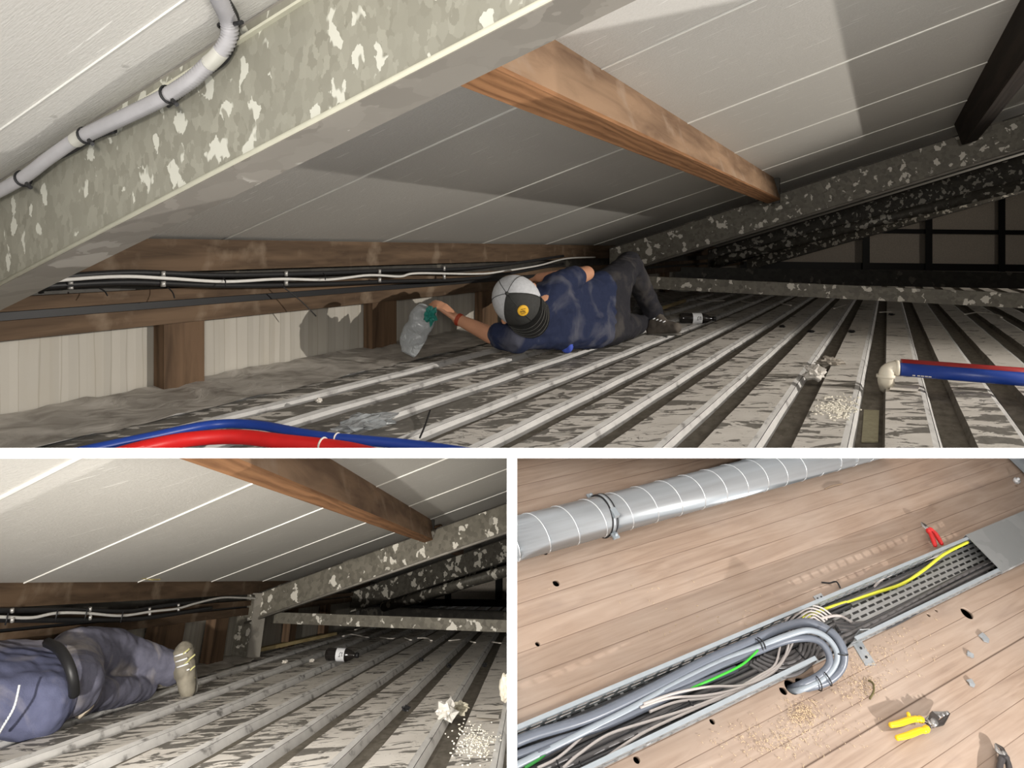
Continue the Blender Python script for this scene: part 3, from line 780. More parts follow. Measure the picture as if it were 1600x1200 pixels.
for k in (0, .25, .5, .75, 1):
    p = shL.lerp(shR, k)+fw*.05*math.sin(k*math.pi); q = wL.lerp(wR, k); b.capsule(p, q, .048+.02*math.sin(k*math.pi), .055)
    b.capsule(q, hL.lerp(hR, k), .055, .058)
chain(b, [neck, shL], [.055, .055]); chain(b, [neck, shR], [.055, .055])
chain(b, [shL, elL, wrL], [.052, .043, .027]); chain(b, [shR, elR], [.052, .040]); chain(b, [elR, wrR], [.040, .026])
chain(b, [hR, kR, aR], [.085, .058, .036]); chain(b, [hL, kL, aL], [.085, .055, .036])
hand(b, wrL, (P(690, 478, 3.5)-wrL), -upv*.3+fw*.2+fl*.5, upv, 1.0, .55)
hand(b, wrR, (P(815, 452, 4.0)-wrR), -upv, fw, 1., .5)
# ears and nose
b.ball(P(788, 500, 3.21), (.012, .018, .022), sub=2); b.ball(P(833, 448, 3.23), (.012, .018, .022), sub=2)
fdir = (P(806, 515, 3.42)-head).normalized()
b.ball(head+fdir*.098, .016, sub=2); b.ball(head+fdir*.085+upv*.03, (.02, .012, .01)); b.ball(head+fdir*.085-upv*.03, (.02, .012, .01))
b.remesh(.0065, 3); b.build('body', M_SKIN, per)
# shirt
b = MB()
for k in (0, .2, .4, .6, .8, 1):
    p = shL.lerp(shR, k); q = wL.lerp(wR, k)
    b.capsule(p+(neck-p)*.05, q, .068+.03*math.sin(k*math.pi), .088); b.capsule(q, q+(hL.lerp(hR, k)-q)*.5, .088, .092)
chain(b, [neck+(wL.lerp(wR, .5)-neck)*.1, shL], [.070, .078]); chain(b, [neck+(wL.lerp(wR, .5)-neck)*.1, shR], [.070, .070])
chain(b, [shL, shL.lerp(elL, .62)], [.080, .066]); chain(b, [shR, shR.lerp(elR, .58)], [.072, .064])
wrk = lambda co: .007*noise.noise(Vector((co.x*9, co.y*9, co.z*22)))+.004*noise.noise(co*30)
b.remesh(.008, 4, .0, 12, wrk); sh = b.build('shirt', M_SHIRT, per)
# folds and the bright blue lining patch at the lower back
b = MB(); b.ball(P(886, 538, 3.56), (.024, .03, .045), sub=3, jit=.3); b.build('lining', plain((.05, .09, .45), .8), sh)
b = MB()
b.capsule(hL, hR, .098, .095); chain(b, [wL.lerp(hL, .2), hL, kL, aL], [.085, .100, .070, .056]); chain(b, [wR.lerp(hR, .2), hR, kR, aR], [.085, .100, .080, .062])
[b.capsule(wL.lerp(hL, .3).lerp(wR.lerp(hR, .3), q), hL.lerp(hR, q), .088, .095) for q in (.25, .5, .75)]
b.remesh(.009, 4, 0, 12, wrk); tr = b.build('trousers', M_TROUS, per)
shoe(A, per, aR, P(1020, 527, 4.6), P(1056, 521, 4.5), .085, plain((.10, .085, .07), .8, var=.4), (0, 0, -1), laces=-fw)
shoe(A, per, aL, P(992, 522, 4.52), P(1000, 480, 4.9), .075, M_BLACK, (0, 0, -1))
for dx, dy in ((982, 500), (983, 512), (984, 519)):
    MB().ball(P(dx, dy, 4.42), (.006, .006, .014), sub=2).build('reflector', M_LABEL, bpy.data.objects['boot.001'] if 'boot.001' in bpy.data.objects else per)
# red bracelets
for k in range(3): MB().ring(wrL+(elL-wrL)*(.03+.035*k), elL-wrL, .029, .0028).build('bracelet', plain((.35, .04, .015), .6), per)
# cap: dome round the head, axis towards the camera and up-left
ca = (P(783, 445, 3.02)-head).normalized(); cc = head+ca*.012
brim_d = (P(842, 512, 3.06)-P(800, 470, 3.06)); brim_d = (brim_d-ca*brim_d.dot(ca)).normalized(); cs = ca.cross(brim_d)
ca = (toc*1.0+fl*.42+upv*.30).normalized(); brim_d = (rt*.62-upv*.72); brim_d = (brim_d-ca*brim_d.dot(ca)).normalized(); cs = ca.cross(brim_d); cc = head+ca*.010+fl*.018+upv*.016
M_CAPW = plain((.50, .51, .53), .85, var=.2, scale=80); M_CAPB = plain((.035, .035, .033), .85, var=.3, scale=80)
b = MB(); RC = (.124, .108, .128); nseg, nr = 36, 10; rings = []
for i in range(nr+1):
    th = math.pi/2*1.08*i/nr
    rings.append([b.bm.verts.new(cc+brim_d*math.sin(th)*math.cos(2*math.pi*k/nseg)*RC[0]+cs*math.sin(th)*math.sin(2*math.pi*k/nseg)*RC[1]+ca*math.cos(th)*RC[2]*.9) for k in range(nseg)])
for i in range(nr):
    for k in range(nseg):
        kk = (k+.5)/nseg*360; front = kk < 58 or kk > 302
        vs = (rings[i][k], rings[i+1][k], rings[i+1][(k+1) % nseg], rings[i][(k+1) % nseg])
        f = b.bm.faces.new(vs if i else vs); f.smooth = True; f.material_index = 1 if front else 0
bmesh.ops.remove_doubles(b.bm, verts=b.bm.verts, dist=1e-4)
cap = b.build('cap', [M_CAPW, M_CAPB], per)
b = MB()
def onc(th, ph, k=1.01): return cc+brim_d*math.sin(th)*math.cos(ph)*RC[0]*k+cs*math.sin(th)*math.sin(ph)*RC[1]*k+ca*math.cos(th)*RC[2]*.9*k
for ph in (0, math.radians(58), math.radians(-58), math.radians(120), math.radians(-120), math.pi):
    b.tube([onc(.05+1.6*i/10, ph) for i in range(11)], .0015, 5)
b.build('cap_seam', M_CAPB, cap)
MB().ball(cc+ca*RC[2]*.92, (.009, .009, .009)).build('cap_button', M_CAPB, cap)
# brim
b = MB(); outer, inner = [], []
for k in range(17):
    ph = math.radians(-64+128*k/16)
    base = onc(1.55, ph, 1.0); inner.append(base)
    ext = .078*math.cos(ph*.88)**.7
    outer.append(base+brim_d*ext-ca*(.012*(1-math.cos(ph))*0+.010)+ca*.020*math.cos(ph*1.3)-ca*.02)
vi = [b.bm.verts.new(p) for p in inner]; vm = [b.bm.verts.new(p.lerp(q, .5)+ca*.006) for p, q in zip(inner, outer)]; vo = [b.bm.verts.new(p) for p in outer]
for a_, c_ in ((vi, vm), (vm, vo)):
    for k in range(16): b.bm.faces.new((a_[k], a_[k+1], c_[k+1], c_[k])).smooth = True
r_ = bmesh.ops.solidify(b.bm, geom=b.bm.faces[:], thickness=.003)
brim = b.build('brim', M_CAPB, cap)
b = MB()
for s_ in (.35, .55, .75, .93):
    q = s_
    b.tube([(p.lerp(m, 1) if 0 else (p+(o-p)*q))+ca*(.0075 if q < .5 else .0075*(1-q)+.004) for p, o, m in zip(inner, outer, inner)], .0005, 4)
b.build('stitching', plain((.22, .215, .20), .8), brim)
# round yellow badge
bc = onc(.86, math.radians(4), 1.0); bn = (bc-cc).normalized()
bd = MB().lathe(bc-bn*.003, bn, [(0, .025), (.006, .0245), (.0075, .022), (.0075, 0)], 28).build('badge', plain((.75, .42, .03), .6), cap)
b = MB(); t1 = (rt-bn*rt.dot(bn)).normalized(); t2 = bn.cross(t1)
if t2.dot(upv) < 0: t2 = -t2
for (x0, y0, x1, y1) in [(-.55, .1, -.4, -.3), (-.4, -.3, -.25, .1), (-.1, .1, -.1, -.3), (-.1, .1, .1, .1), (.1, .1, .1, -.3), (.3, .1, .3, -.3), (.3, -.3, .5, -.3), (-.45, .35, .45, .42), (-.35, -.5, .35, -.52)]:
    b.tube([bc+bn*.0052+(t1*x0+t2*y0)*.024, bc+bn*.0052+(t1*x1+t2*y1)*.024], .0013, 4)
b.build('badge_print', plain((.12, .08, .02), .7), bd)
b = MB(); b.ball(head+fdir*.01-ca*.03, (.088, .088, .092), sub=3); b.build('hair', M_HAIR, per)
# plastic bag with teal glove in the hand
b = MB(); L = [(700, 478), (668, 482), (650, 520), (634, 552)]; bag = [P(x, y, 3.46) for x, y in L]
prof = [.012, .05, .055, .030]
t0 = (bag[-1]-bag[0]).normalized()
b.tube(catmull(bag[1:], 8), [.035+.028*math.sin(i/16*math.pi*.9+.5)-.0*i for i in range(17)], 18, flat=.5, up=fw)
for v in b.bm.verts: v.co += Vector((noise.noise(v.co*16), noise.noise(v.co*16+Vector((9, 0, 0))), noise.noise(v.co*16+Vector((0, 9, 0)))))*.020
tag(b.build('plastic_bag', M_FROST, S=A), 'frosted clear plastic bag hanging from the hand of the capped worker', 'bag')
crumple(A, P(672, 490, 3.42)-Vector((0, 0, .03)), (.030, .026, .036), 'rubber_glove', plain((.015, .17, .14), .5), 'crumpled teal rubber glove held in the hand at the bag', 'glove', .8)

# ================================================================ ROOM B: the closer attic view
RB = H2-.017+.286*1.86
roofB = lambda v: RB-.286*v
SK = .54
roof(B, roofB, SK, [(.2, .004), (1.03, .006), (1.82, .0035), (2.65, .0042), (3.5, .0045), (4.37, .005), (5.25, .005), (6.1, .005), (7., .005)], -.6, 16, -6, 2.2, .01)
VB = 1.93
deck(B, M_PLATB, .9, 16, .233+.228*7, 30, .228)
flashing(B, 1.72, 2.0, .9, 5.2, 'dusty sheet along the eaves in the lower left view')
rb = lambda *a, **k: rafter(B, *a, **k)
u_b = 4.27
t = rb(roofB, .083, u_b, SK, -6, 1.90, .153, .06, .008, (M_GALV2, M_DARKSTEEL, M_FLANGE), 'speckled galvanized rafter of the lower left view, its foot on a steel post')
t = rb(roofB, .10, 7.3, SK, -6, 1.9, .19, .08, .01, (M_GALV3, M_DARKSTEEL, M_DARKSTEEL), 'second speckled rafter of the lower left view, behind the first', lip=False)
t = rb(roofB, .10, 9.6, SK, -6, 1.9, .28, .08, .01, (M_GALV3, M_DARKSTEEL, M_DARKSTEEL), 'furthest dark rafter of the lower left view', lip=False)
beam(B, roofB, .286, .615, .13, .062, 1.2, 4.72, 0, 'reddish brown timber beam crossing under the roof in the lower left view')
b = MB(); b.sweep((4.76, .60, roofB(.60)-.002), (4.80, .60, roofB(.60)-.002), [(0, 0, 0), (0, 0, -.15), (0, .09, -.17), (0, .09, -.02)])
tag(b.build('joist_hanger', M_DARKSTEEL, S=B), 'dark steel hanger at the far end of the lower left timber beam', 'bracket')
tt = thing('timber_beam', 'short stub of timber beam seen beyond the speckled rafter, lower left view', 'beam', B, (5.2, .61, roofB(.6)-.1))
MB().sweep((5.15, .60, roofB(.60)-.005), (7., .60, roofB(.60)-.005), [(0, 0, 0), (0, 0, -.13), (0, .07, -.145), (0, .07, -.02)]).build('beam_body', M_WOOD, tt)
# eaves
zb_ = lambda x, y, v: (B.v_(x, y, v)).z
zt_ = zb_(0, 913, VB-.09); 
zp = zb_(0, 950, VB-.09); zr0 = zb_(0, 968, VB-.06); zr1 = zb_(0, 983, VB-.06); zs0 = zb_(0, 989, VB-.05); zs1 = zb_(0, 1010, VB-.05)
eaves(B, roofB, VB, 9, dict(p0=roofB(VB-.09)+.0, p1=zp, c0=zp, c1=zr0-.002, r0=zr0, r1=zr1, s0=zs0, s1=zs1),
      [(4.02, 4.33, 'short post left of the shoe, between two cladding panels'), (4.75, 4.95, 'dark short post behind the rust-brown insulation lump'),
       (6.25, 6.42, 'first dark post beyond the steel foot post'), (7.3, 7.45, 'second dark post beyond the steel foot post')], 'lower left view: ', 1.2)
tag(MB().box((6, VB-.02, (zr1+zs0)/2), (10, .02, zr1-zs0-.002)).build('shadow_gap', M_BLACK, S=B), 'black strip put in for the shade between the two timber rails, lower left view', 'gap')  # shaded slot between the rails drawn as a black filler
cable_run(B, VB-.12, [(-40, 964), (0, 964), (50, 965), (88, 958), (135, 958), (190, 962), (240, 955), (277, 951), (305, 943), (345, 934), (375, 934), (400, 935)], .0055, M_WHITECABLE, 'white_cable', 'white cable along the eaves, lower left view')
cable_run(B, VB-.10, [(-40, 954), (0, 954), (100, 953), (200, 955), (260, 946), (340, 938)], .009, M_BLACK, 'black_conduit', 'upper black conduit along the eaves, lower left view')
cable_run(B, VB-.10, [(-40, 968), (0, 968), (100, 969), (200, 968), (260, 961), (330, 950)], .010, M_BLACK, 'black_conduit', 'lower black conduit along the eaves, lower left view')
for k, (x, y0, y1) in enumerate([(19, 951, 972), (141, 949, 968), (234, 950, 961), (279, 944, 954)]):
    p = B.v_(x, y0, VB-.125); q = B.v_(x, y1, VB-.125)
    t = thing('cable_clip', 'metal cable clip, %s on the lower left eaves' % ['leftmost', 'second from left', 'third from left', 'fourth from left'][k], 'clip', B, q, 'cable clips on the lower left eaves')
    MB().tube([p, p+(q-p)*.3], .006, 8).build('clip_head', M_CLIP, t); MB().tube([q, q+(p-q)*.3], .0065, 8).build('clip_foot', M_CLIP, t)
for k, (x, y) in enumerate([(10, 968), (88, 961), (134, 960), (190, 964)]):
    tag(MB().tube([B.v_(x+3, y-10, VB-.132), B.v_(x-2, y+9, VB-.132)], .0028, 5).build('cable_tie', M_BLACK, S=B), 'black tie round the lower left eaves cables, %s' % ['leftmost', 'second', 'third', 'rightmost'][k], 'cable tie', 'cable ties on the lower left eaves')
# steel foot post and brace
f0 = B.z(350, 1026); f1 = B.z(334, 1022)
pt = thing('steel_post', 'dark steel post carrying the foot of the speckled rafter, lower left view', 'post', B, B.z(348, 1026))
c = Vector((u_b+SK*1.86, 1.86, 0)); top = roofB(1.86)-.075
dS = Vector((SK, 1, 0)).normalized(); dN = Vector((-dS.y, dS.x, 0))
MB().box(c+Vector((0, 0, top/2)), (.008, .15, top), Matrix((dN, dS, Vector((0, 0, 1)))).transposed()).build('web', M_GALV2, pt)
for s_ in (-1, 1): MB().box(c+dS*.075*s_+Vector((0, 0, top/2)), (.10, .012, top), Matrix((dN, dS, Vector((0, 0, 1)))).transposed()).build('flange', M_FLANGE if s_ < 0 else M_GALV2, pt)
MB().box(c+Vector((0, 0, top+.004)), (.11, .17, .008), Matrix((dN, dS, Vector((0, 0, 1)))).transposed()).build('cap_plate', M_FLANGE, pt)
b = MB(); b.tube([B.dep(362, 1021, 4.75), B.dep(387, 980, 4.8)], .009, 6)
tag(b.build('brace_rod', M_FLANGE, S=B), 'thin steel rod bracing the foot post to the rafter', 'rod')
pt2 = thing('steel_post', 'second dark steel post further back, lower left view', 'post', B, B.dep(555, 985, 9))
MB().box(B.dep(556, 960, 8.), (.10, .10, .5)).build('post_body', M_DARKSTEEL, pt2)
p, q = B.dep(424, 965, 5.1), B.dep(860, 981, 4.5)
b = MB(); b.sweep(p, q, [(0, 0, .035), (.05, 0, .035), (.05, 0, -.035), (0, 0, -.035)])
tag(b.build('steel_tie', M_GALV2, S=B), 'galvanized tie bar low across the deck, lower left view', 'bar')
p, q = B.dep(560, 955, 8.0), B.dep(860, 966, 7)
b = MB(); b.sweep(p, q, [(0, 0, .05), (.05, 0, .05), (.05, 0, -.05), (0, 0, -.05)])
tag(b.build('steel_tie', M_DARKSTEEL, S=B), 'dark second tie bar further back, lower left view', 'bar')
p, q = B.dep(600, 948, 7), B.dep(860, 872, 5.6)
tag(MB().tube([p, q], .045, 12).build('black_pipe', M_GALV3, S=B), 'dark mottled pipe below the second rafter, lower left view', 'pipe')
gb = thing('end_wall', 'dim ribbed end wall panel at the right edge of the lower left view', 'wall', B, B.dep(760, 940, 11)); gb['kind'] = 'structure'
b = MB(); b.box((0, 0, 0), (.1, .1, .1)); b.bm.clear()
G = lambda x, y, Y=11.: B.dep(x, y, Y)
b.hexa([G(500, 938), G(900, 942), G(900, 942, 11.1), G(500, 938, 11.1), G(500, 850), G(900, 800), G(900, 800, 11.1), G(500, 850, 11.1)]); b.build('cladding', M_GABLE, gb)
for x in (640, 700, 779, 850):
    MB().hexa([G(x-5, 944, 10.8), G(x+5, 944, 10.8), G(x+5, 944, 10.9), G(x-5, 944, 10.9), G(x-5, 800, 10.8), G(x+5, 800, 10.8), G(x+5, 800, 10.9), G(x-5, 800, 10.9)]).build('post', M_BLACK, gb)
MB().hexa([G(500, 944, 10.8), G(900, 950, 10.8), G(900, 950, 10.9), G(500, 944, 10.9), G(500, 934, 10.8), G(900, 938, 10.8), G(900, 938, 10.9), G(500, 934, 10.9)]).build('rail', M_BLACK, gb)
# rust-brown insulation lump, batten, bottle, debris
crumple(B, B.z(333, 1026), (.20, .07, .055), 'insulation_lump', plain((.16, .075, .025), .95, var=.5, scale=60), 'rust brown lump of fibre insulation at the foot of the steel post', 'insulation', .9)
p, q = B.z(368, 1023, .012), B.z(523, 990, .012)
tag(MB().sweep(p, q, [(0, .02, -.012), (0, -.02, -.012), (0, -.02, .012), (0, .02, .012)]).build('timber_batten', wood('yellow_batten', (.40, .30, .14), (.6, .48, .25)), S=B), 'thin yellow batten along the deck edge beyond the steel post', 'batten')
bottle(B, B.z(510, 1022, .037), B.z(560, 1024, .032), .037, 'dark plastic bottle with white label lying on the lower left deck')
strips(B, [[(536, 994), (550, 991), (575, 996)], [(592, 995), (610, 998), (618, 996)], [(632, 996), (642, 1000)], [(652, 997), (668, 997), (674, 1001)], [(702, 1001), (720, 999)],
           [(735, 1002), (742, 1004)], [(769, 1003), (782, 1005)], [(555, 984), (567, 980)]], '%s of the pale foil strips across the lower left deck', 'foil strips on the lower left deck')
crumple(B, B.z(697, 1122), (.035, .03, .03), 'foil_tangle', plain((.62, .60, .56), .35, .3), 'torn shiny foil on a rib near the bottom right of the lower left view', 'scrap', .9)
crumple(B, B.z(715, 1113), (.025, .035, .02), 'foil_tangle', plain((.45, .42, .33), .5), 'yellowish torn strip beside the shiny foil, lower left view', 'scrap', .9)
for k, (x, y) in enumerate([(445, 1036), (487, 1034), (634, 1110), (658, 1033), (702, 1042), (757, 1041)]):
    crumple(B, B.z(x, y), (.022, .014, .010), 'debris_flake', M_PAPER if k < 2 else M_BLACK, '%s on the lower left deck' % ['white crumb left of the bottle', 'second white crumb nearer the bottle', 'dark flake on a rib in the middle', 'first dark flake right of the bottle', 'second dark flake right of the bottle', 'third dark flake, furthest right'][k], 'debris', .6)
b = MB(); b.hexa([B.z(745, 1115, .001), B.z(780, 1117, .001), B.z(779, 1123, .001), B.z(744, 1121, .001), B.z(745, 1115, .007), B.z(780, 1117, .007), B.z(779, 1123, .007), B.z(744, 1121, .007)])
tag(b.build('paper_sheet', M_PAPER, S=B), 'small pale card lying on a rib at the right of the lower left view', 'sheet')
grit(B, 742, 1160, 260, 16, 14, .004, M_CRUMB, 'foam_crumbs', 'scattered pale foam crumbs on the rib at the right of the lower left view', 0, 5)
crumple(B, B.v_(232, 905, VB-.12), (.10, .02, .012), 'foam_bead', plain((.50, .42, .18), .8), 'yellow squeezed foam bead where a roof seam meets the eaves', 'foam', .9)
crumple(B, B.dep(788, 1090, 2.9), (.02, .02, .05), 'white_elbow', M_CREAM, 'sliver of a white fitting at the right edge of the lower left view', 'fitting', .3)

# --- person of the lower left view
P = B.dep
pe = thing('person', 'person in a dusty blue shirt and grey trousers crawling away, head outside the picture', 'person', B, B.z(60, 1150))
sL, sR = P(-95, 1100, 2.2), P(-85, 1035, 2.45); wl, wr = P(62, 1102, 2.38), P(70, 1052, 2.6)
hl, hr_ = P(112, 1072, 2.55), P(116, 1030, 2.75)
k1, a1 = P(176, 1022, 3.0), P(272, 1046, 3.2)
k2, a2 = P(132, 1088, 2.66), P(226, 1076, 3.06)
b = MB()
for k in (0, .33, .66, 1): b.capsule(sL.lerp(sR, k), wl.lerp(wr, k), .07, .08); b.capsule(wl.lerp(wr, k), hl.lerp(hr_, k), .08, .085)
hd = P(-190, 1060, 2.3); b.ball(hd, (.08, .09, .11), sub=3); chain(b, [hd, sL.lerp(sR, .5)], [.055, .06]); b.ball(hd+Vector((-.05, .08, 0)), .018)
e1_, w1_ = P(-150, 1150, 2.15), P(-230, 1150, 2.2); chain(b, [sL, e1_, w1_], [.055, .043, .028]); hand(b, w1_, w1_-e1_, (0, 0, -1), (0, 1, 0))
e2_, w2_ = P(-160, 1040, 2.6), P(-230, 1070, 2.8); chain(b, [sR, e2_, w2_], [.055, .043, .028]); hand(b, w2_, w2_-e2_, (0, 0, -1), (0, -1, 0))
chain(b, [hr_, k1, a1], [.09, .058, .038]); chain(b, [hl, k2, a2], [.09, .055, .038])
b.remesh(.008, 3); b.build('body', M_SKIN, pe)
b = MB()
for k in (0, .2, .4, .6, .8, 1): b.capsule(sL.lerp(sR, k), wl.lerp(wr, k), .085+.03*math.sin(k*math.pi), .103); b.capsule(wl.lerp(wr, k), hl.lerp(hr_, k)*.12+wl.lerp(wr, k)*.88, .103, .100)
chain(b, [sL, sL.lerp(e1_, .6)], [.08, .07]); chain(b, [sR, sR.lerp(e2_, .6)], [.08, .07])
b.remesh(.008, 4, 0, 12, wrk); st = b.build('shirt', M_SHIRTB, pe)
b = MB(); rp_ = catmull([P(30, 1072, 2.18), P(22, 1105, 2.15), P(5, 1135, 2.14), P(-4, 1150, 2.16)], 12)
for q in range(0, len(rp_)-1, 2): b.tube([rp_[q]+Vector((0, 0, .003)), rp_[q+1]-Vector((0, 0, .002))], .0035, 6)
b.build('reflective_piping', plain((.62, .64, .66), .4), st)
b = MB(); b.capsule(hl, hr_, .105, .100); chain(b, [wl.lerp(hl, .5), hl], [.098, .105]); chain(b, [wr.lerp(hr_, .5), hr_], [.098, .100])
chain(b, [hr_, k1], [.112, .098]); chain(b, [k1, k1.lerp(a1, .95)], [.090, .070]); chain(b, [hl, k2], [.098, .068]); chain(b, [k2, a2], [.062, .050])
b.remesh(.009, 4, 0, 12, wrk); tr = b.build('trousers', M_TROUSB, pe)
b = MB(); b.ball(P(134, 1088, 2.56), (.045, .035, .060), sub=3, jit=.4); b.build('dust_patch', plain((.50, .43, .34), .9), tr)
b = MB(); bl = [P(74, 1004, 2.56), P(92, 1014, 2.45), P(106, 1036, 2.38), P(114, 1062, 2.36), P(116, 1085, 2.38)]
b.tube(catmull(bl, 6), .017, 8); b.build('belt', M_BLACK, pe)
shoe(B, pe, a1, P(293, 1016, 3.24), P(297, 1076, 3.16), .082, M_SHOEB, (1, .1, 0), 'shoe', laces=-Vector((0, .3, 0)))
b = MB()
for k in range(6):
    c = P(286+(k % 2)*9, 1022+9*k, 3.13); b.tube([c, c+Vector((.01, -.02, .02))], .004, 5)
b.build('lace', plain((.50, .48, .22), .6), bpy.data.objects['shoe'])
shoe(B, pe, a2, P(232, 1077, 3.08), P(268, 1074, 3.2), .06, M_SHOEB, (0, 0, -1), 'shoe', laces=Vector((0, -.3, 0)))

# ================================================================ ROOM D: plank floor with a cable tray
def planks():
    x = N('pine_boards')
    X, Yc, Z = x.sep()
    yy = x.math('DIVIDE', x.math('SUBTRACT', Yc, .243-.0625*40), .0625)
    fr = x.math('FRACT', yy); idx = x.math('FLOOR', yy)
    line = x.ramp(x.math('ABSOLUTE', x.math('SUBTRACT', fr, .5)), [(.478, 0.), (.492, 1.)])
    wn = x.n('ShaderNodeTexWhiteNoise', {'W': idx}, noise_dimensions='1D').outputs[0]
    cv = x.n('ShaderNodeCombineXYZ', {0: x.math('MULTIPLY_ADD', X, 1., x.math('MULTIPLY', wn, 7.)), 1: x.math('MULTIPLY', Yc, 16.), 2: idx}).outputs[0]
    g = x.noise(2.2, cv, 5, 1.6, .55)
    base = x.ramp(g, [(.25, (.235, .165, .122)), (.5, (.32, .237, .18)), (.75, (.40, .307, .24))])
    base = x.mix(x.math('MULTIPLY', wn, .28), base, (.36, .25, .18))
    dust = x.ramp(x.noise(2.6, detail=5), [(.42, 0.), (.7, .38)])
    base = x.mix(dust, base, (.42, .355, .305))
    st = x.ramp(x.noise(4.2, x.map((1, 2.4, 1), (0, 0, 0), (5, 2, 0)), 5), [(.60, 0.), (.74, .45)])
    base = x.mix(st, base, (.24, .18, .15))
    vo = x.n('ShaderNodeTexVoronoi', {'Vector': x.map((1, 1.8, 1)), 'Scale': 4.2}).outputs['Distance']
    base = x.mix(x.ramp(vo, [(.03, .7), (.06, 0.)]), base, (.16, .09, .06))
    lstr = x.ramp(x.noise(3, x.map((1, .1, 1))), [(.3, .35), (.7, .9)])
    base = x.mix(x.math('MULTIPLY', line, lstr), base, (.10, .055, .035))
    big = x.ramp(x.math('ABSOLUTE', x.math('SUBTRACT', Yc, .243)), [(.0018, .9), (.0035, 0.)])
    base = x.mix(big, base, (.075, .045, .03))
    x.bump(x.math('SUBTRACT', x.math('MULTIPLY', g, .2), line), .25, .004)
    return x.out(base, .62, 0, .3)
M_PLANK = planks()
b = MB(); b.box((3.2, .5, -.005), (7.2, 3.6, .010))
me = bpy.data.meshes.new('f'); b.bm.to_mesh(me); fo = bpy.data.objects.new('f', me); C.objects.link(fo)
cut = MB()
holes = [(851, 862, .011), (869, 911, .011), (840, 1006, .007), (1113, 1127, .008), (995, 1187, .009), (1511, 958, .0215), (1463, 954, .006), (1451, 961, .007), (1385, 983, .004)]
for (x_, y_, r) in holes: cut.lathe(D.z(x_, y_)-Vector((0, 0, .05)), (0, 0, 1), [(0, 0), (0, r), (.1, r), (.1, 0)], 20)
for (x_, y_, r) in ((1237, 1073, .022), (1224, 1079, .012), (1252, 1068, .018)): cut.lathe(D.z(x_, y_)-Vector((0, 0, .05)), (0, 0, 1), [(0, 0), (0, r), (.1, r), (.1, 0)], 16)
bmesh.ops.remove_doubles(cut.bm, verts=cut.bm.verts, dist=1e-5); bmesh.ops.recalc_face_normals(cut.bm, faces=cut.bm.faces)
mc = bpy.data.meshes.new('c'); cut.bm.to_mesh(mc); co_ = bpy.data.objects.new('c', mc); C.objects.link(co_)
bmesh.ops.recalc_face_normals(b.bm, faces=b.bm.faces); b.bm.to_mesh(me)
md = fo.modifiers.new('b', 'BOOLEAN'); md.operation = 'DIFFERENCE'; md.object = co_; md.solver = 'EXACT'; md.use_self = True
dg = bpy.context.evaluated_depsgraph_get(); m2 = fo.evaluated_get(dg).to_mesh(); b.bm.clear(); b.bm.from_mesh(m2); fo.evaluated_get(dg).to_mesh_clear()
bpy.data.objects.remove(fo); bpy.data.objects.remove(co_)
struct(b.build('floor', M_PLANK, S=D, origin=(0, 0, 0)), 'pale pine board floor')
b = MB(); b.box((3.2, .5, -.10), (7.2, 3.6, .02)); struct(b.build('void_sheet', M_BLACK, S=D), 'black sheet standing in for the darkness under the boards')  # black sheet added so the drilled holes look dark
# bright rims where holes are freshly drilled
for (x_, y_, r, w_) in ((1511, 958, .0225, 'large drilled hole'), (1252, 1064, .02, 'cut-out where the cable loop goes down')):
    MB
M_DUCT = None
def ductmat():
    x = N('spiral_duct')
    co = x.map((.6, 20, 20))
    col = x.mix(x.noise(2, co, 3), (.30, .31, .32), (.50, .54, .57))
    return x.out(col, .30, .8)
M_DUCT = ductmat(); M_SEAMZ = plain((.72, .75, .77), .3, .6); M_ZINC = galv('zinc_sheet', (.33, .35, .37), (.46, .49, .51), (.60, .64, .67), 30, .12, .38, .55)
M_ZINCRAIL = plain((.33, .37, .40), .35, .4)
rd_ = .062; yc = 1.022; zc = .068
du = thing('spiral_duct', 'round galvanized spiral duct lying along the boards at the top', 'duct', D, (2, yc, 0))
MB().tube([(.6, yc, zc), (6., yc, zc)], rd_, 40).build('duct_tube', M_DUCT, du)
pitch = .105
for q in range(42):
    x_ = .72+pitch*q
    if x_ > 4.7: break
    if x_+pitch < 1.02: continue
    b = MB(); b.tube([(x_+pitch*i/24, yc+rd_*1.004*math.cos(i/24*2*math.pi+math.pi), zc+rd_*1.004*math.sin(i/24*2*math.pi+math.pi)) for i in range(25)], .0016, 5)
    b.build("spiral_seam", M_SEAMZ, du, largest=(q == 15))
cx = D.z(957, 800, .12).x
cl = thing('pipe_clamp', 'steel band clamp with rubber lining round the spiral duct', 'clamp', D, (cx, yc, 0))
for dx, nm in ((-.009, 'band_edge'), (.009, 'band_edge')): MB().ring((cx+dx, yc, zc), (1, 0, 0), rd_+.003, .0026, 40).build(nm, M_BLACK, cl)
MB().lathe((cx-.008, yc, zc), (1, 0, 0), [(0, rd_+.001), (0, rd_+.004), (.016, rd_+.004), (.016, rd_+.001)], 40).build('steel_band', M_ZINC, cl)
for sy in (-1, 1):
    MB().box((cx, yc+sy*(rd_+.012), zc), (.022, .024, .006)).build('lug', M_ZINCRAIL, cl)
    MB().lathe((cx, yc+sy*(rd_+.015), zc-.014), (0, 0, 1), [(0, 0), (0, .005), (.026, .005), (.026, 0)], 8).build('bolt', M_ZINCRAIL, cl)
a_ = math.radians(100)
MB().box((cx, yc-.035, zc+rd_-.004), (.02, .03, .012)).build('clamp_nut', M_ZINCRAIL, cl)

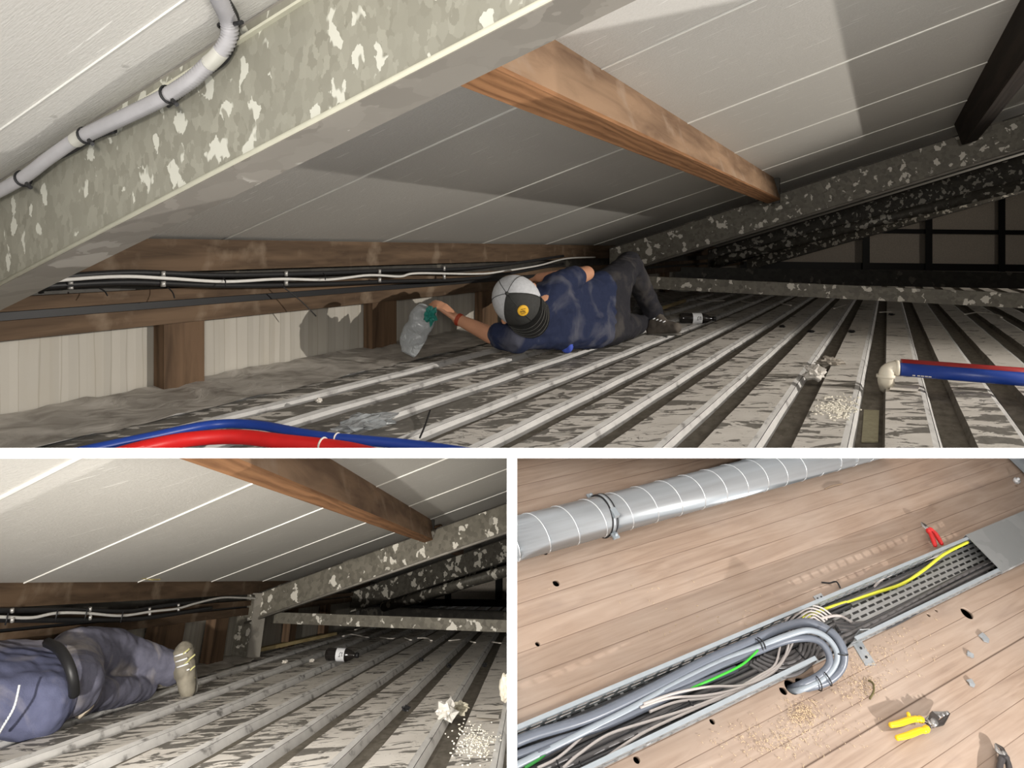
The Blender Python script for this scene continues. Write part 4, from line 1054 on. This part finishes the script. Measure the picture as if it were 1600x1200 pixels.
# cable tray
ty0, ty1, th_ = .432, .562, .06
tr = thing('cable_tray', 'perforated galvanized cable tray running diagonally over the boards', 'tray', D, (2, .5, 0))
def perf():
    x = N('perforated_zinc')
    X, Yc, Z = x.sep()
    bk = x.n('ShaderNodeTexBrick', {'Vector': x.co, 'Color1': (.0, 0, 0, 1), 'Color2': (0, 0, 0, 1), 'Mortar': (1, 1, 1, 1), 'Scale': 1., 'Mortar Size': .0052, 'Brick Width': .042, 'Row Height': .0175, 'Mortar Smooth': 0., 'Bias': 0.}).outputs[0]
    col = x.mix(bk, (.02, .02, .02), x.mix(x.noise(12), (.27, .27, .265), (.40, .41, .41)))
    return x.out(col, .4, .3)
tx0, tx1 = .55, 5.2
b = MB(); b.box(((tx0+tx1)/2, (ty0+ty1)/2, .004), (tx1-tx0, ty1-ty0, .002)); b.build('tray_bottom', perf(), tr)
gap0, gap1 = D.z(1318, 1000, .06).x-.14, D.z(1332, 993, .06).x
M_SIDE = galv('tray_side', (.30, .32, .33), (.42, .45, .47), (.6, .64, .67), 40, .10, .4, .5)
# far side: slotted wall built of real bars so light passes through
b = MB(); zs = [(.003, .016), (.024, .034), (.042, .060)]
for z0, z1 in zs: b.box(((tx0+tx1)/2, ty1, (z0+z1)/2), (tx1-tx0, .0015, z1-z0))
xx = tx0
while xx < tx1: b.box((xx, ty1, .031), (.012, .0015, .056)); xx += .045
b.build('side_wall', M_SIDE, tr)
for (a0, a1) in ((tx0, gap0), (gap1, tx1)):
    b = MB()
    for z0, z1 in zs: b.box(((a0+a1)/2, ty0, (z0+z1)/2), (a1-a0, .0015, z1-z0))
    xx = a0+.006
    while xx < a1: b.box((xx, ty0, .031), (.012, .0015, .056)); xx += .045
    b.build('side_wall', M_SIDE, tr)
    MB().box(((a0+a1)/2, ty0-.001, .0605), (a1-a0, .011, .004)).build('rolled_edge', M_ZINCRAIL, tr)
MB().box(((tx0+tx1)/2, ty1+.001, .0605), (tx1-tx0, .010, .004)).build('rolled_edge', M_ZINCRAIL, tr)
xl0 = D.z(1510, 837, .064).x; xl1 = D.z(1558, 886, .064).x
ld = thing('tray_lid', 'flat grey galvanized lid covering the far right end of the cable tray', 'lid', D, (3.5, .5, .062))
b = MB(); b.hexa([(xl0, ty1+.012, .063), (xl1, ty0-.012, .063), (5.2, ty0-.012, .063), (5.2, ty1+.012, .063), (xl0, ty1+.012, .0655), (xl1, ty0-.012, .0655), (5.2, ty0-.012, .0655), (5.2, ty1+.012, .0655)])
b.build('lid_sheet', galv('lid_zinc', (.19, .20, .20), (.25, .26, .26), (.32, .33, .33), 9, .12, .42, .25), ld)
for y_ in (ty0-.012, ty1+.012): MB().box(((max(xl0, xl1)+5.2)/2, y_, .055), (5.2-max(xl0, xl1), .0015, .018)).build('lid_rim', M_ZINC, ld)
# fixing brackets
br = thing('fixing_bracket', 'dusty galvanized bracket at the cut in the near tray side', 'bracket', D, D.z(1350, 1018))
q0, q1 = D.z(1336, 1000), D.z(1360, 1040); w2 = .02
dd = (q1-q0).normalized(); nn = Vector((-dd.y, dd.x, 0))
MB().hexa([q0-nn*w2, q1-nn*w2, q1+nn*w2, q0+nn*w2]+[p+Vector((0, 0, .003)) for p in (q0-nn*w2, q1-nn*w2, q1+nn*w2, q0+nn*w2)]).build('foot_plate', M_ZINC, br)
MB().hexa([q0-nn*w2, q0-nn*w2+dd*.003, q0+nn*w2+dd*.003, q0+nn*w2]+[p+Vector((0, 0, .06)) for p in (q0-nn*w2, q0-nn*w2+dd*.003, q0+nn*w2+dd*.003, q0+nn*w2)]).build('upright', M_ZINC, br)
for k in range(2): MB().lathe(q0.lerp(q1, .35+.35*k)+Vector((0, 0, .003)), (0, 0, 1), [(0, .004), (.002, .004), (.002, 0)], 10).build('screw', M_BLACK, br)
bf = thing('fixing_bracket', 'small perforated bracket on the far side of the tray', 'bracket', D, D.z(1278, 930))
q0, q1 = D.z(1280, 938), D.z(1272, 922); dd = Vector((0, 1, 0)); q0 = Vector((D.z(1276, 930).x, ty1+.004, 0)); q1 = q0+Vector((0, .034, 0)); nn = Vector((1, 0, 0))
MB().hexa([q0-nn*.02, q0+nn*.02, q1+nn*.02, q1-nn*.02]+[p+Vector((0, 0, .003)) for p in (q0-nn*.02, q0+nn*.02, q1+nn*.02, q1-nn*.02)]).build('foot_plate', M_ZINC, bf)
for sx in (-1, 1):
    for sy in (0, 1): MB().lathe(q0+Vector((.009*sx, .010+.013*sy, .003)), (0, 0, 1), [(0, .0035), (.0006, .0035), (.0006, 0)], 10).build('slot', M_BLACK, bf)

# cables inside the tray
T = lambda x, y, z_=.03: D.z(x, y, z_)
cnt = 0
M_CDK = plain((.055, .055, .058), .35); M_CDK2 = plain((.095, .09, .09), .4); M_CBL = plain((.12, .135, .165), .35); M_CLT = plain((.27, .305, .34), .35); M_CWH = plain((.42, .385, .365), .45)
def wire(pts, r, mat, name, label, cat='cable', group=None, n=8):
    return tag(MB().tube(catmull(pts, n), r, 10).build(name, mat, S=D), label, cat, group)
rd = random.Random(4)
rows = ['closest to the far side', 'second from the far side', 'third from the far side', 'fourth from the far side', 'fifth from the far side', 'sixth, at the middle', 'seventh, past the middle', 'eighth across', 'ninth across', 'tenth across', 'next to the near side', 'tight against the near side']
for k in range(12):
    y = ty1-.010-k*.0102
    xe = 2.6 if k < 2 else (1.9+rd.uniform(-.1, .2) if k < 8 else 3.3)
    pts = [(.55+(xe-.55)*i/7, y+rd.uniform(-.004, .004)*(1 if 0 < i < 7 else .3), .012+.006*(k % 2)+rd.uniform(-.001, .003)) for i in range(8)]
    if k >= 8: pts = [(p[0], ty0+.008+(p[1]-ty0)*.6+.02*max(0, (p[0]-1.9)) if p[0] > 1.9 else p[1], p[2]) for p in pts]
    wire(pts, .0062, (M_CDK, M_CDK2)[k % 2], 'grey_cable', 'dark grey cable lying in the tray, ' + rows[k], 'cable', 'dark grey cables in the tray')
# upper layer
wire([T(780, 1172, .035), T(830, 1150, .035), T(920, 1122, .036), T(1010, 1080, .036), T(1100, 1034, .038), T(1178, 1000, .044), T(1225, 980, .06), T(1262, 973, .085), T(1296, 986, .10), T(1316, 1012, .095), T(1316, 1040, .06), T(1296, 1062, .03), T(1262, 1073, .008), T(1238, 1076, -.03)], .0125, M_CBL, 'thick_cable', 'outer thick blue-grey cable looping out of the tray into the floor hole')
wire([T(790, 1205, .035), T(880, 1160, .035), T(980, 1110, .036), T(1060, 1066, .038), T(1130, 1032, .04), T(1180, 1013, .046), T(1222, 996, .066), T(1262, 985, .09), T(1290, 995, .10), T(1307, 1018, .09), T(1304, 1040, .06), T(1284, 1062, .032), T(1250, 1078, .010), T(1232, 1080, -.03)], .0082, M_CLT, 'pale_cable', 'inner pale blue-grey cable looping into the floor hole')
wire([T(840, 1180, .033), T(960, 1120, .033), T(1050, 1075, .035), T(1130, 1038, .038), T(1182, 1018, .042), T(1232, 1000, .06), T(1270, 998, .078), T(1290, 1012, .08), T(1296, 1035, .06), T(1280, 1055, .034), T(1250, 1070, .012), T(1234, 1076, -.03)], .010, M_CBL, 'thick_cable', 'inner thick blue-grey cable under the pale one in the loop')
wire([T(790, 1186, .032), T(870, 1158, .032), T(960, 1128, .032), T(1060, 1082, .032), T(1150, 1045, .03)], .009, M_CBL, 'thick_cable', 'straight thick blue-grey cable running to the lower left of the tray')
wire([T(1184, 1016, .05), T(1160, 1038, .046), T(1120, 1058, .044), T(1076, 1077, .036)], .0032, plain((.04, .42, .03), .4), 'green_wire', 'bright green earth wire between the cable bundle and the white wires')
wire([T(820, 1200, .036), T(845, 1184, .036), T(870, 1162, .034), T(895, 1150, .030)], .0035, plain((.03, .22, .04), .4), 'green_wire', 'darker green wire at the lower left corner of the tray')
WH = [[(1005, 1100), (1055, 1083), (1110, 1073), (1160, 1071), (1200, 1056), (1222, 1035), (1231, 1010), (1233, 985)],
      [(1000, 1106), (1045, 1091), (1100, 1087), (1150, 1077), (1186, 1060), (1218, 1038), (1236, 1010), (1240, 985)],
      [(880, 1200), (905, 1178), (950, 1148), (1010, 1128), (1080, 1106), (1140, 1082), (1184, 1057), (1210, 1040), (1218, 1012), (1218, 992)],
      [(925, 1200), (1000, 1148), (1085, 1108), (1140, 1085), (1188, 1061), (1214, 1042), (1230, 1018)],
      [(1015, 1112), (1060, 1096), (1120, 1088), (1165, 1072), (1196, 1056)],
      [(840, 1200), (870, 1185), (900, 1160), (925, 1135)]]
wl_ = ['uppermost of the bundle bending under the loop', 'second of the bundle bending under the loop', 'long one snaking from the lower left', 'long one along the near side', 'short one in the middle', 'short one at the lower left corner']
for k, L in enumerate(WH): wire([T(x, y, .042-.002*k) for x, y in L], .0034, M_CWH, 'white_wire', 'thin white wire in the tray, ' + wl_[k], 'wire', 'thin white wires in the tray')
for k in range(5):
    L = [(1226+5*k, 972+2*k, .03), (1240+5*k, 957+3.6*k, .04+.002*k), (1262+2*k, 946+4.6*k, .045+.002*k), (1284-1.5*k, 950+4.6*k, .045), (1300-4*k, 962+3*k, .035)]
    wire([T(*q) for q in L], .0030, M_CWH, 'white_wire', 'thin white wire curled against the far side of the tray, %s of five' % ['outermost', 'second', 'third', 'fourth', 'innermost'][k], 'wire', 'curled white wires behind the loop')
for k in range(5):
    c_ = Vector((1236-3*k, 990+2*k)); rx, ry = 46-7.5*k, 66-9*k
    L = []
    for q in range(7):
        a_ = math.radians(10+q*21); L.append((c_.x+rx*math.cos(a_)+3*k-q*q*.9, c_.y+ry*math.sin(a_)*.95+4))
    wire([T(x, y, .022+.001*k) for x, y in L], .0055, M_CDK2, 'grey_cable', 'grey cable curving under the loop, %s of five' % ['outermost', 'second', 'third', 'fourth', 'innermost'][k], 'cable', 'grey cables curving under the loop')
wire([T(1252, 966, .03), T(1300, 948, .022), T(1362, 928, .020), T(1410, 912, .022), T(1444, 890, .03), T(1475, 866, .045), T(1512, 847, .050)], .0052, plain((.62, .62, .05), .4), 'yellow_cable', 'yellow cable crossing the empty perforated part of the tray', n=10)
wire([T(1362, 925, .012), T(1374, 908, .014), T(1395, 896, .014)], .005, M_CWH, 'white_wire', 'short white cable end beside the yellow cable', 'wire')
wire([T(1405, 890, .02), T(1440, 876, .02), T(1472, 866, .02)], .005, M_CWH, 'white_wire', 'white cable running up to the lid', 'wire')
for k in range(6):
    wire([T(1302+2*k, 972+3*k, .02), T(1340, 974+3*k, .014), T(1390, 964+3*k, .012), T(1450, 935+2.5*k, .012), T(1540, 893+2*k, .012)], .0055, (M_CDK2, M_CDK)[k % 2], 'grey_cable', 'grey cable along the near side of the open tray, %s of six' % ['innermost', 'second', 'third', 'fourth', 'fifth', 'nearest the side'][k], 'cable', 'grey cables towards the lid')
wire([T(1283, 966, .04), T(1310, 962, .035), T(1330, 972, .025)], .004, M_CWH, 'white_wire', 'white wire end curling right of the loop', 'wire')
# ties
TI = [(1180, 1010, 1184, 1020, .026, 'double black tie round the bundle left of the loop'), (1297, 985, 1290, 996, .026, 'black tie at the top right of the loop'), (1313, 1008, 1318, 1020, .024, 'black tie at the outermost bend of the loop'),
      (1278, 1056, 1290, 1052, .022, 'black tie on the lower bend of the loop'), (1291, 1050, 1300, 1056, .022, 'second black tie on the lower bend of the loop')]
def tie(p, axis, R, label):
    tag(MB().ring(p, axis, R, .0018, 20, 5).build('cable_tie', M_BLACK, S=D), label, 'cable tie')
tie(T(1183, 1010, .04), T(1200, 1000, .045)-T(1170, 1018, .04), .021, 'black tie round the cable bundle left of the loop')
tie(T(1187, 1008, .042), T(1200, 1000, .045)-T(1170, 1018, .04), .021, 'second black tie round the bundle left of the loop')
tie(T(1295, 988, .098), T(1308, 1002, .098)-T(1280, 976, .09), .021, 'black tie at the top right of the loop')
tie(T(1313, 1020, .085), T(1312, 1035, .06)-T(1312, 1005, .097), .020, 'black tie at the outermost bend of the loop')
tie(T(1292, 1060, .034), T(1270, 1070, .012)-T(1306, 1048, .05), .020, 'upper black tie on the lower bend of the loop')
tie(T(1277, 1067, .022), T(1260, 1072, .012)-T(1296, 1058, .034), .020, 'lower black tie on the lower bend of the loop')
for k, (x0, y0, x1, y1, w_) in enumerate([(1076, 1095, 1088, 1108, 'in the middle of the tray'), (870, 1188, 874, 1200, 'left one at the lower left of the tray'), (905, 1190, 912, 1200, 'right one at the lower left of the tray'), (1243, 1014, 1258, 1030, 'round the curved grey cables')]):
    tag(MB().tube([T(x0, y0, .036), T((x0+x1)/2, (y0+y1)/2, .042), T(x1, y1, .03)], .0022, 6).build('cable_tie', M_BLACK, S=D), 'black tie strap ' + w_, 'cable tie')

# tools
M_YEL = plain((.80, .50, .012), .4); M_REDG = plain((.62, .025, .025), .35); M_TOOL = plain((.075, .065, .06), .35, .6); M_TOOLB = plain((.30, .29, .28), .3, .6)
def plier(S, name, label, jawtip, pivot, g1, g2, M1, wj=.011, z_=.012, horn=True):
    t = thing(name, label, 'pliers', S, (pivot.x, pivot.y, 0))
    U = Vector((0, 0, z_)); pv = pivot+U; d = (jawtip-pivot).normalized(); n = Vector((-d.y, d.x, 0))
    for s_ in (-1, 1):
        b = MB(); chain(b, [pv+n*s_*.004, pv+n*s_*wj*.9+d*(jawtip-pivot).length*.45, jawtip+U+n*s_*.0015], [wj*.75, wj*.62, wj*.25])
        for v in b.bm.verts: v.co.z = (v.co.z-U.z)*.55+U.z
        b.remesh(.002, 2); b.build('jaw', M_TOOL if s_ < 0 else M_TOOLB, t)
    MB().lathe(pv+Vector((0, 0, wj*.2)), (0, 0, 1), [(0, wj*.6), (wj*.45, wj*.55), (wj*.45, 0)], 20).build('pivot_bolt', M_TOOLB, t)
    for g in (g1, g2):
        g = [pv]+[p+U for p in g]; pts = catmull(g, 6)
        MB().tube(pts[:len(pts)//4+1], .005, 8).build('shank', M_TOOL, t)
        b = MB(); q = pts[len(pts)//5:]; m_ = len(q)
        b.tube(q, [.0065+.0022*math.sin(i/m_*math.pi)+(.003 if i < 2 else 0) for i in range(m_)], 12)
        b.ball(q[-1], .0075); b.ball(q[0], .0095)
        if horn: b.ball(q[min(3, m_-1)]+(g[-1]-g[-2]).cross(Vector((0, 0, 1))).normalized()*0, .009)
        b.build('handle_grip', M1, t)
    return t
Z3 = lambda x, y: D.z(x, y)
yp = plier(D, 'wire_stripper', 'yellow-handled wire stripper lying open on the boards', Z3(1476, 1120), Z3(1445, 1136),
      [Z3(1430, 1130), Z3(1415, 1131), Z3(1400, 1136), Z3(1386, 1139)], [Z3(1440, 1146), Z3(1430, 1148), Z3(1412, 1155), Z3(1396, 1159)], M_YEL, .013, .022)
b = MB(); b.capsule(Z3(1415, 1130)+Vector((0, 0, .022)), Z3(1412, 1122)+Vector((0, 0, .024)), .006, .005); b.build('thumb_stop', M_YEL, yp)
MB().box(Z3(1450, 1131)+Vector((0, 0, .026)), (.035, .022, .012), Matrix.Rotation(.3, 3, 'Z')).build('stripping_head', M_TOOL, yp)
MB().lathe(Z3(1449, 1138)+Vector((0, 0, .026)), (0, 0, 1), [(0, .010), (.012, .010), (.012, .004), (.014, 0)], 16).build('adjusting_screw', M_TOOLB, yp)
for k in range(3): MB().lathe(Z3(1459+k*6, 1127-k*2.5)+Vector((0, 0, .024)), (0, 0, 1), [(0, .0045), (.008, .0045), (.008, 0)], 10).build('die_screw', M_TOOLB, yp)
plier(D, 'pliers', 'red-handled pliers leaning between the boards and the far tray side', Z3(1433, 824), Z3(1441, 833),
      [Z3(1447, 842), Z3(1451, 851), Z3(1454, 860)], [Z3(1452, 839), Z3(1458, 847), Z3(1464, 857)], M_REDG, .009, .03, False)
dk = plier(D, 'pliers', 'dark-handled pliers at the bottom right corner, cut by the picture edge', Z3(1549, 1168), Z3(1561, 1184),
      [Z3(1556, 1200), Z3(1554, 1225), Z3(1556, 1250)], [Z3(1568, 1196), Z3(1572, 1222), Z3(1572, 1250)], plain((.055, .05, .05), .35), .012, .02, False)
# knock-outs, screws, scraps
for k, (x, y, s_, a, w_) in enumerate([(1537, 996, .020, .4, 'largest and furthest right'), (1515, 1023, .014, 1.0, 'middle one'), (1517, 1067, .015, .1, 'lowest one')]):
    b = MB(); c = D.z(x, y, .003); n_ = 9; vs = [c+Vector((math.cos(a+i*2*math.pi/n_)*s_*(1 if i % 2 else .75), math.sin(a+i*2*math.pi/n_)*s_*.85*(.8 if i % 3 else 1.1), .002*math.sin(i*2))) for i in range(n_)]
    lo_ = [b.bm.verts.new(v) for v in vs]; hi_ = [b.bm.verts.new(v+Vector((0, 0, .003))) for v in vs]
    b.bm.faces.new(lo_); b.bm.faces.new(hi_)
    for i in range(n_): b.bm.faces.new((lo_[i], lo_[(i+1) % n_], hi_[(i+1) % n_], hi_[i]))
    tag(b.build('metal_offcut', M_ZINC, S=D), 'jagged galvanized offcut on the boards at right, ' + w_, 'offcut')
sc_ = thing('screw', 'bright metal screw plug standing on the boards at the top right corner', 'plug', D, D.z(1589, 753))
MB().lathe(D.z(1587, 753, 0), (0, 0, 1), [(0, 0), (0, .014), (.014, .014), (.014, .006), (.024, .006), (.024, 0)], 14).build('plug_body', plain((.75, .77, .79), .3, .3), sc_)
b = MB(); b.hexa([D.z(1572, 712, .0), D.z(1640, 712, .0), D.z(1640, 765, .0), D.z(1603, 742, .0), D.z(1572, 712, .012), D.z(1640, 712, .012), D.z(1640, 765, .012), D.z(1603, 742, .012)])
tag(b.build('metal_sheet', M_ZINC, S=D), 'corner of a grey metal sheet at the top right edge of the board view', 'sheet')
wire([D.z(1357, 1063, .004), D.z(1364, 1068, .010), D.z(1365, 1080, .012), D.z(1359, 1092, .004)], .0028, plain((.10, .085, .03), .5), 'wire_offcut', 'curved dark wire offcut on the boards below the bracket', 'offcut')
wire([D.z(1284, 910, .004), D.z(1296, 911, .008), D.z(1307, 909, .010), D.z(1313, 919, .006)], .0026, M_BLACK, 'wire_offcut', 'bent black wire offcut beyond the far tray side', 'offcut')
wire([D.z(1289, 764, .004), D.z(1300, 759, .006), D.z(1316, 756, .004)], .0022, plain((.25, .18, .12), .6), 'wire_offcut', 'thin brown wire offcut on the boards below the duct', 'offcut')
M_SAW = plain((.60, .46, .30), .9, var=.2)
def shavings(S, spots, n, name, label, seed):
    rd = random.Random(seed); b = MB()
    for i in range(n):
        cx_, cy_, sx, sy = spots[rd.randrange(len(spots))]
        p = S.z(rd.gauss(cx_, sx), rd.gauss(cy_, sy), .001)
        if abs(p.y-.5) < .085: continue
        a = rd.uniform(0, 6.28); L = rd.uniform(.001, .0045); d = Vector((math.cos(a), math.sin(a), 0)); n_ = Vector((-d.y, d.x, 0))
        c = p+Vector((0, 0, rd.uniform(.0005, .003)))
        b.tube([c-d*L, c+n_*L*.5+Vector((0, 0, .001)), c+d*L], .0007, 4)
    return tag(b.build(name, M_SAW, S=S), label, 'sawdust', kind='stuff')
shavings(D, [(1255, 1115, 12, 10), (1290, 1135, 40, 25), (1345, 1075, 18, 10), (1340, 1040, 30, 14), (1230, 1150, 30, 18), (1390, 1010, 40, 25), (1180, 1160, 40, 14), (1255, 1112, 16, 9)], 900, 'sawdust', 'sawdust and curly shavings scattered over the boards below the tray', 8)
shavings(D, [(1100, 970, 60, 12), (1180, 960, 60, 14), (1060, 920, 90, 20)], 45, 'sawdust', 'few pale shavings on the boards above the tray', 9)
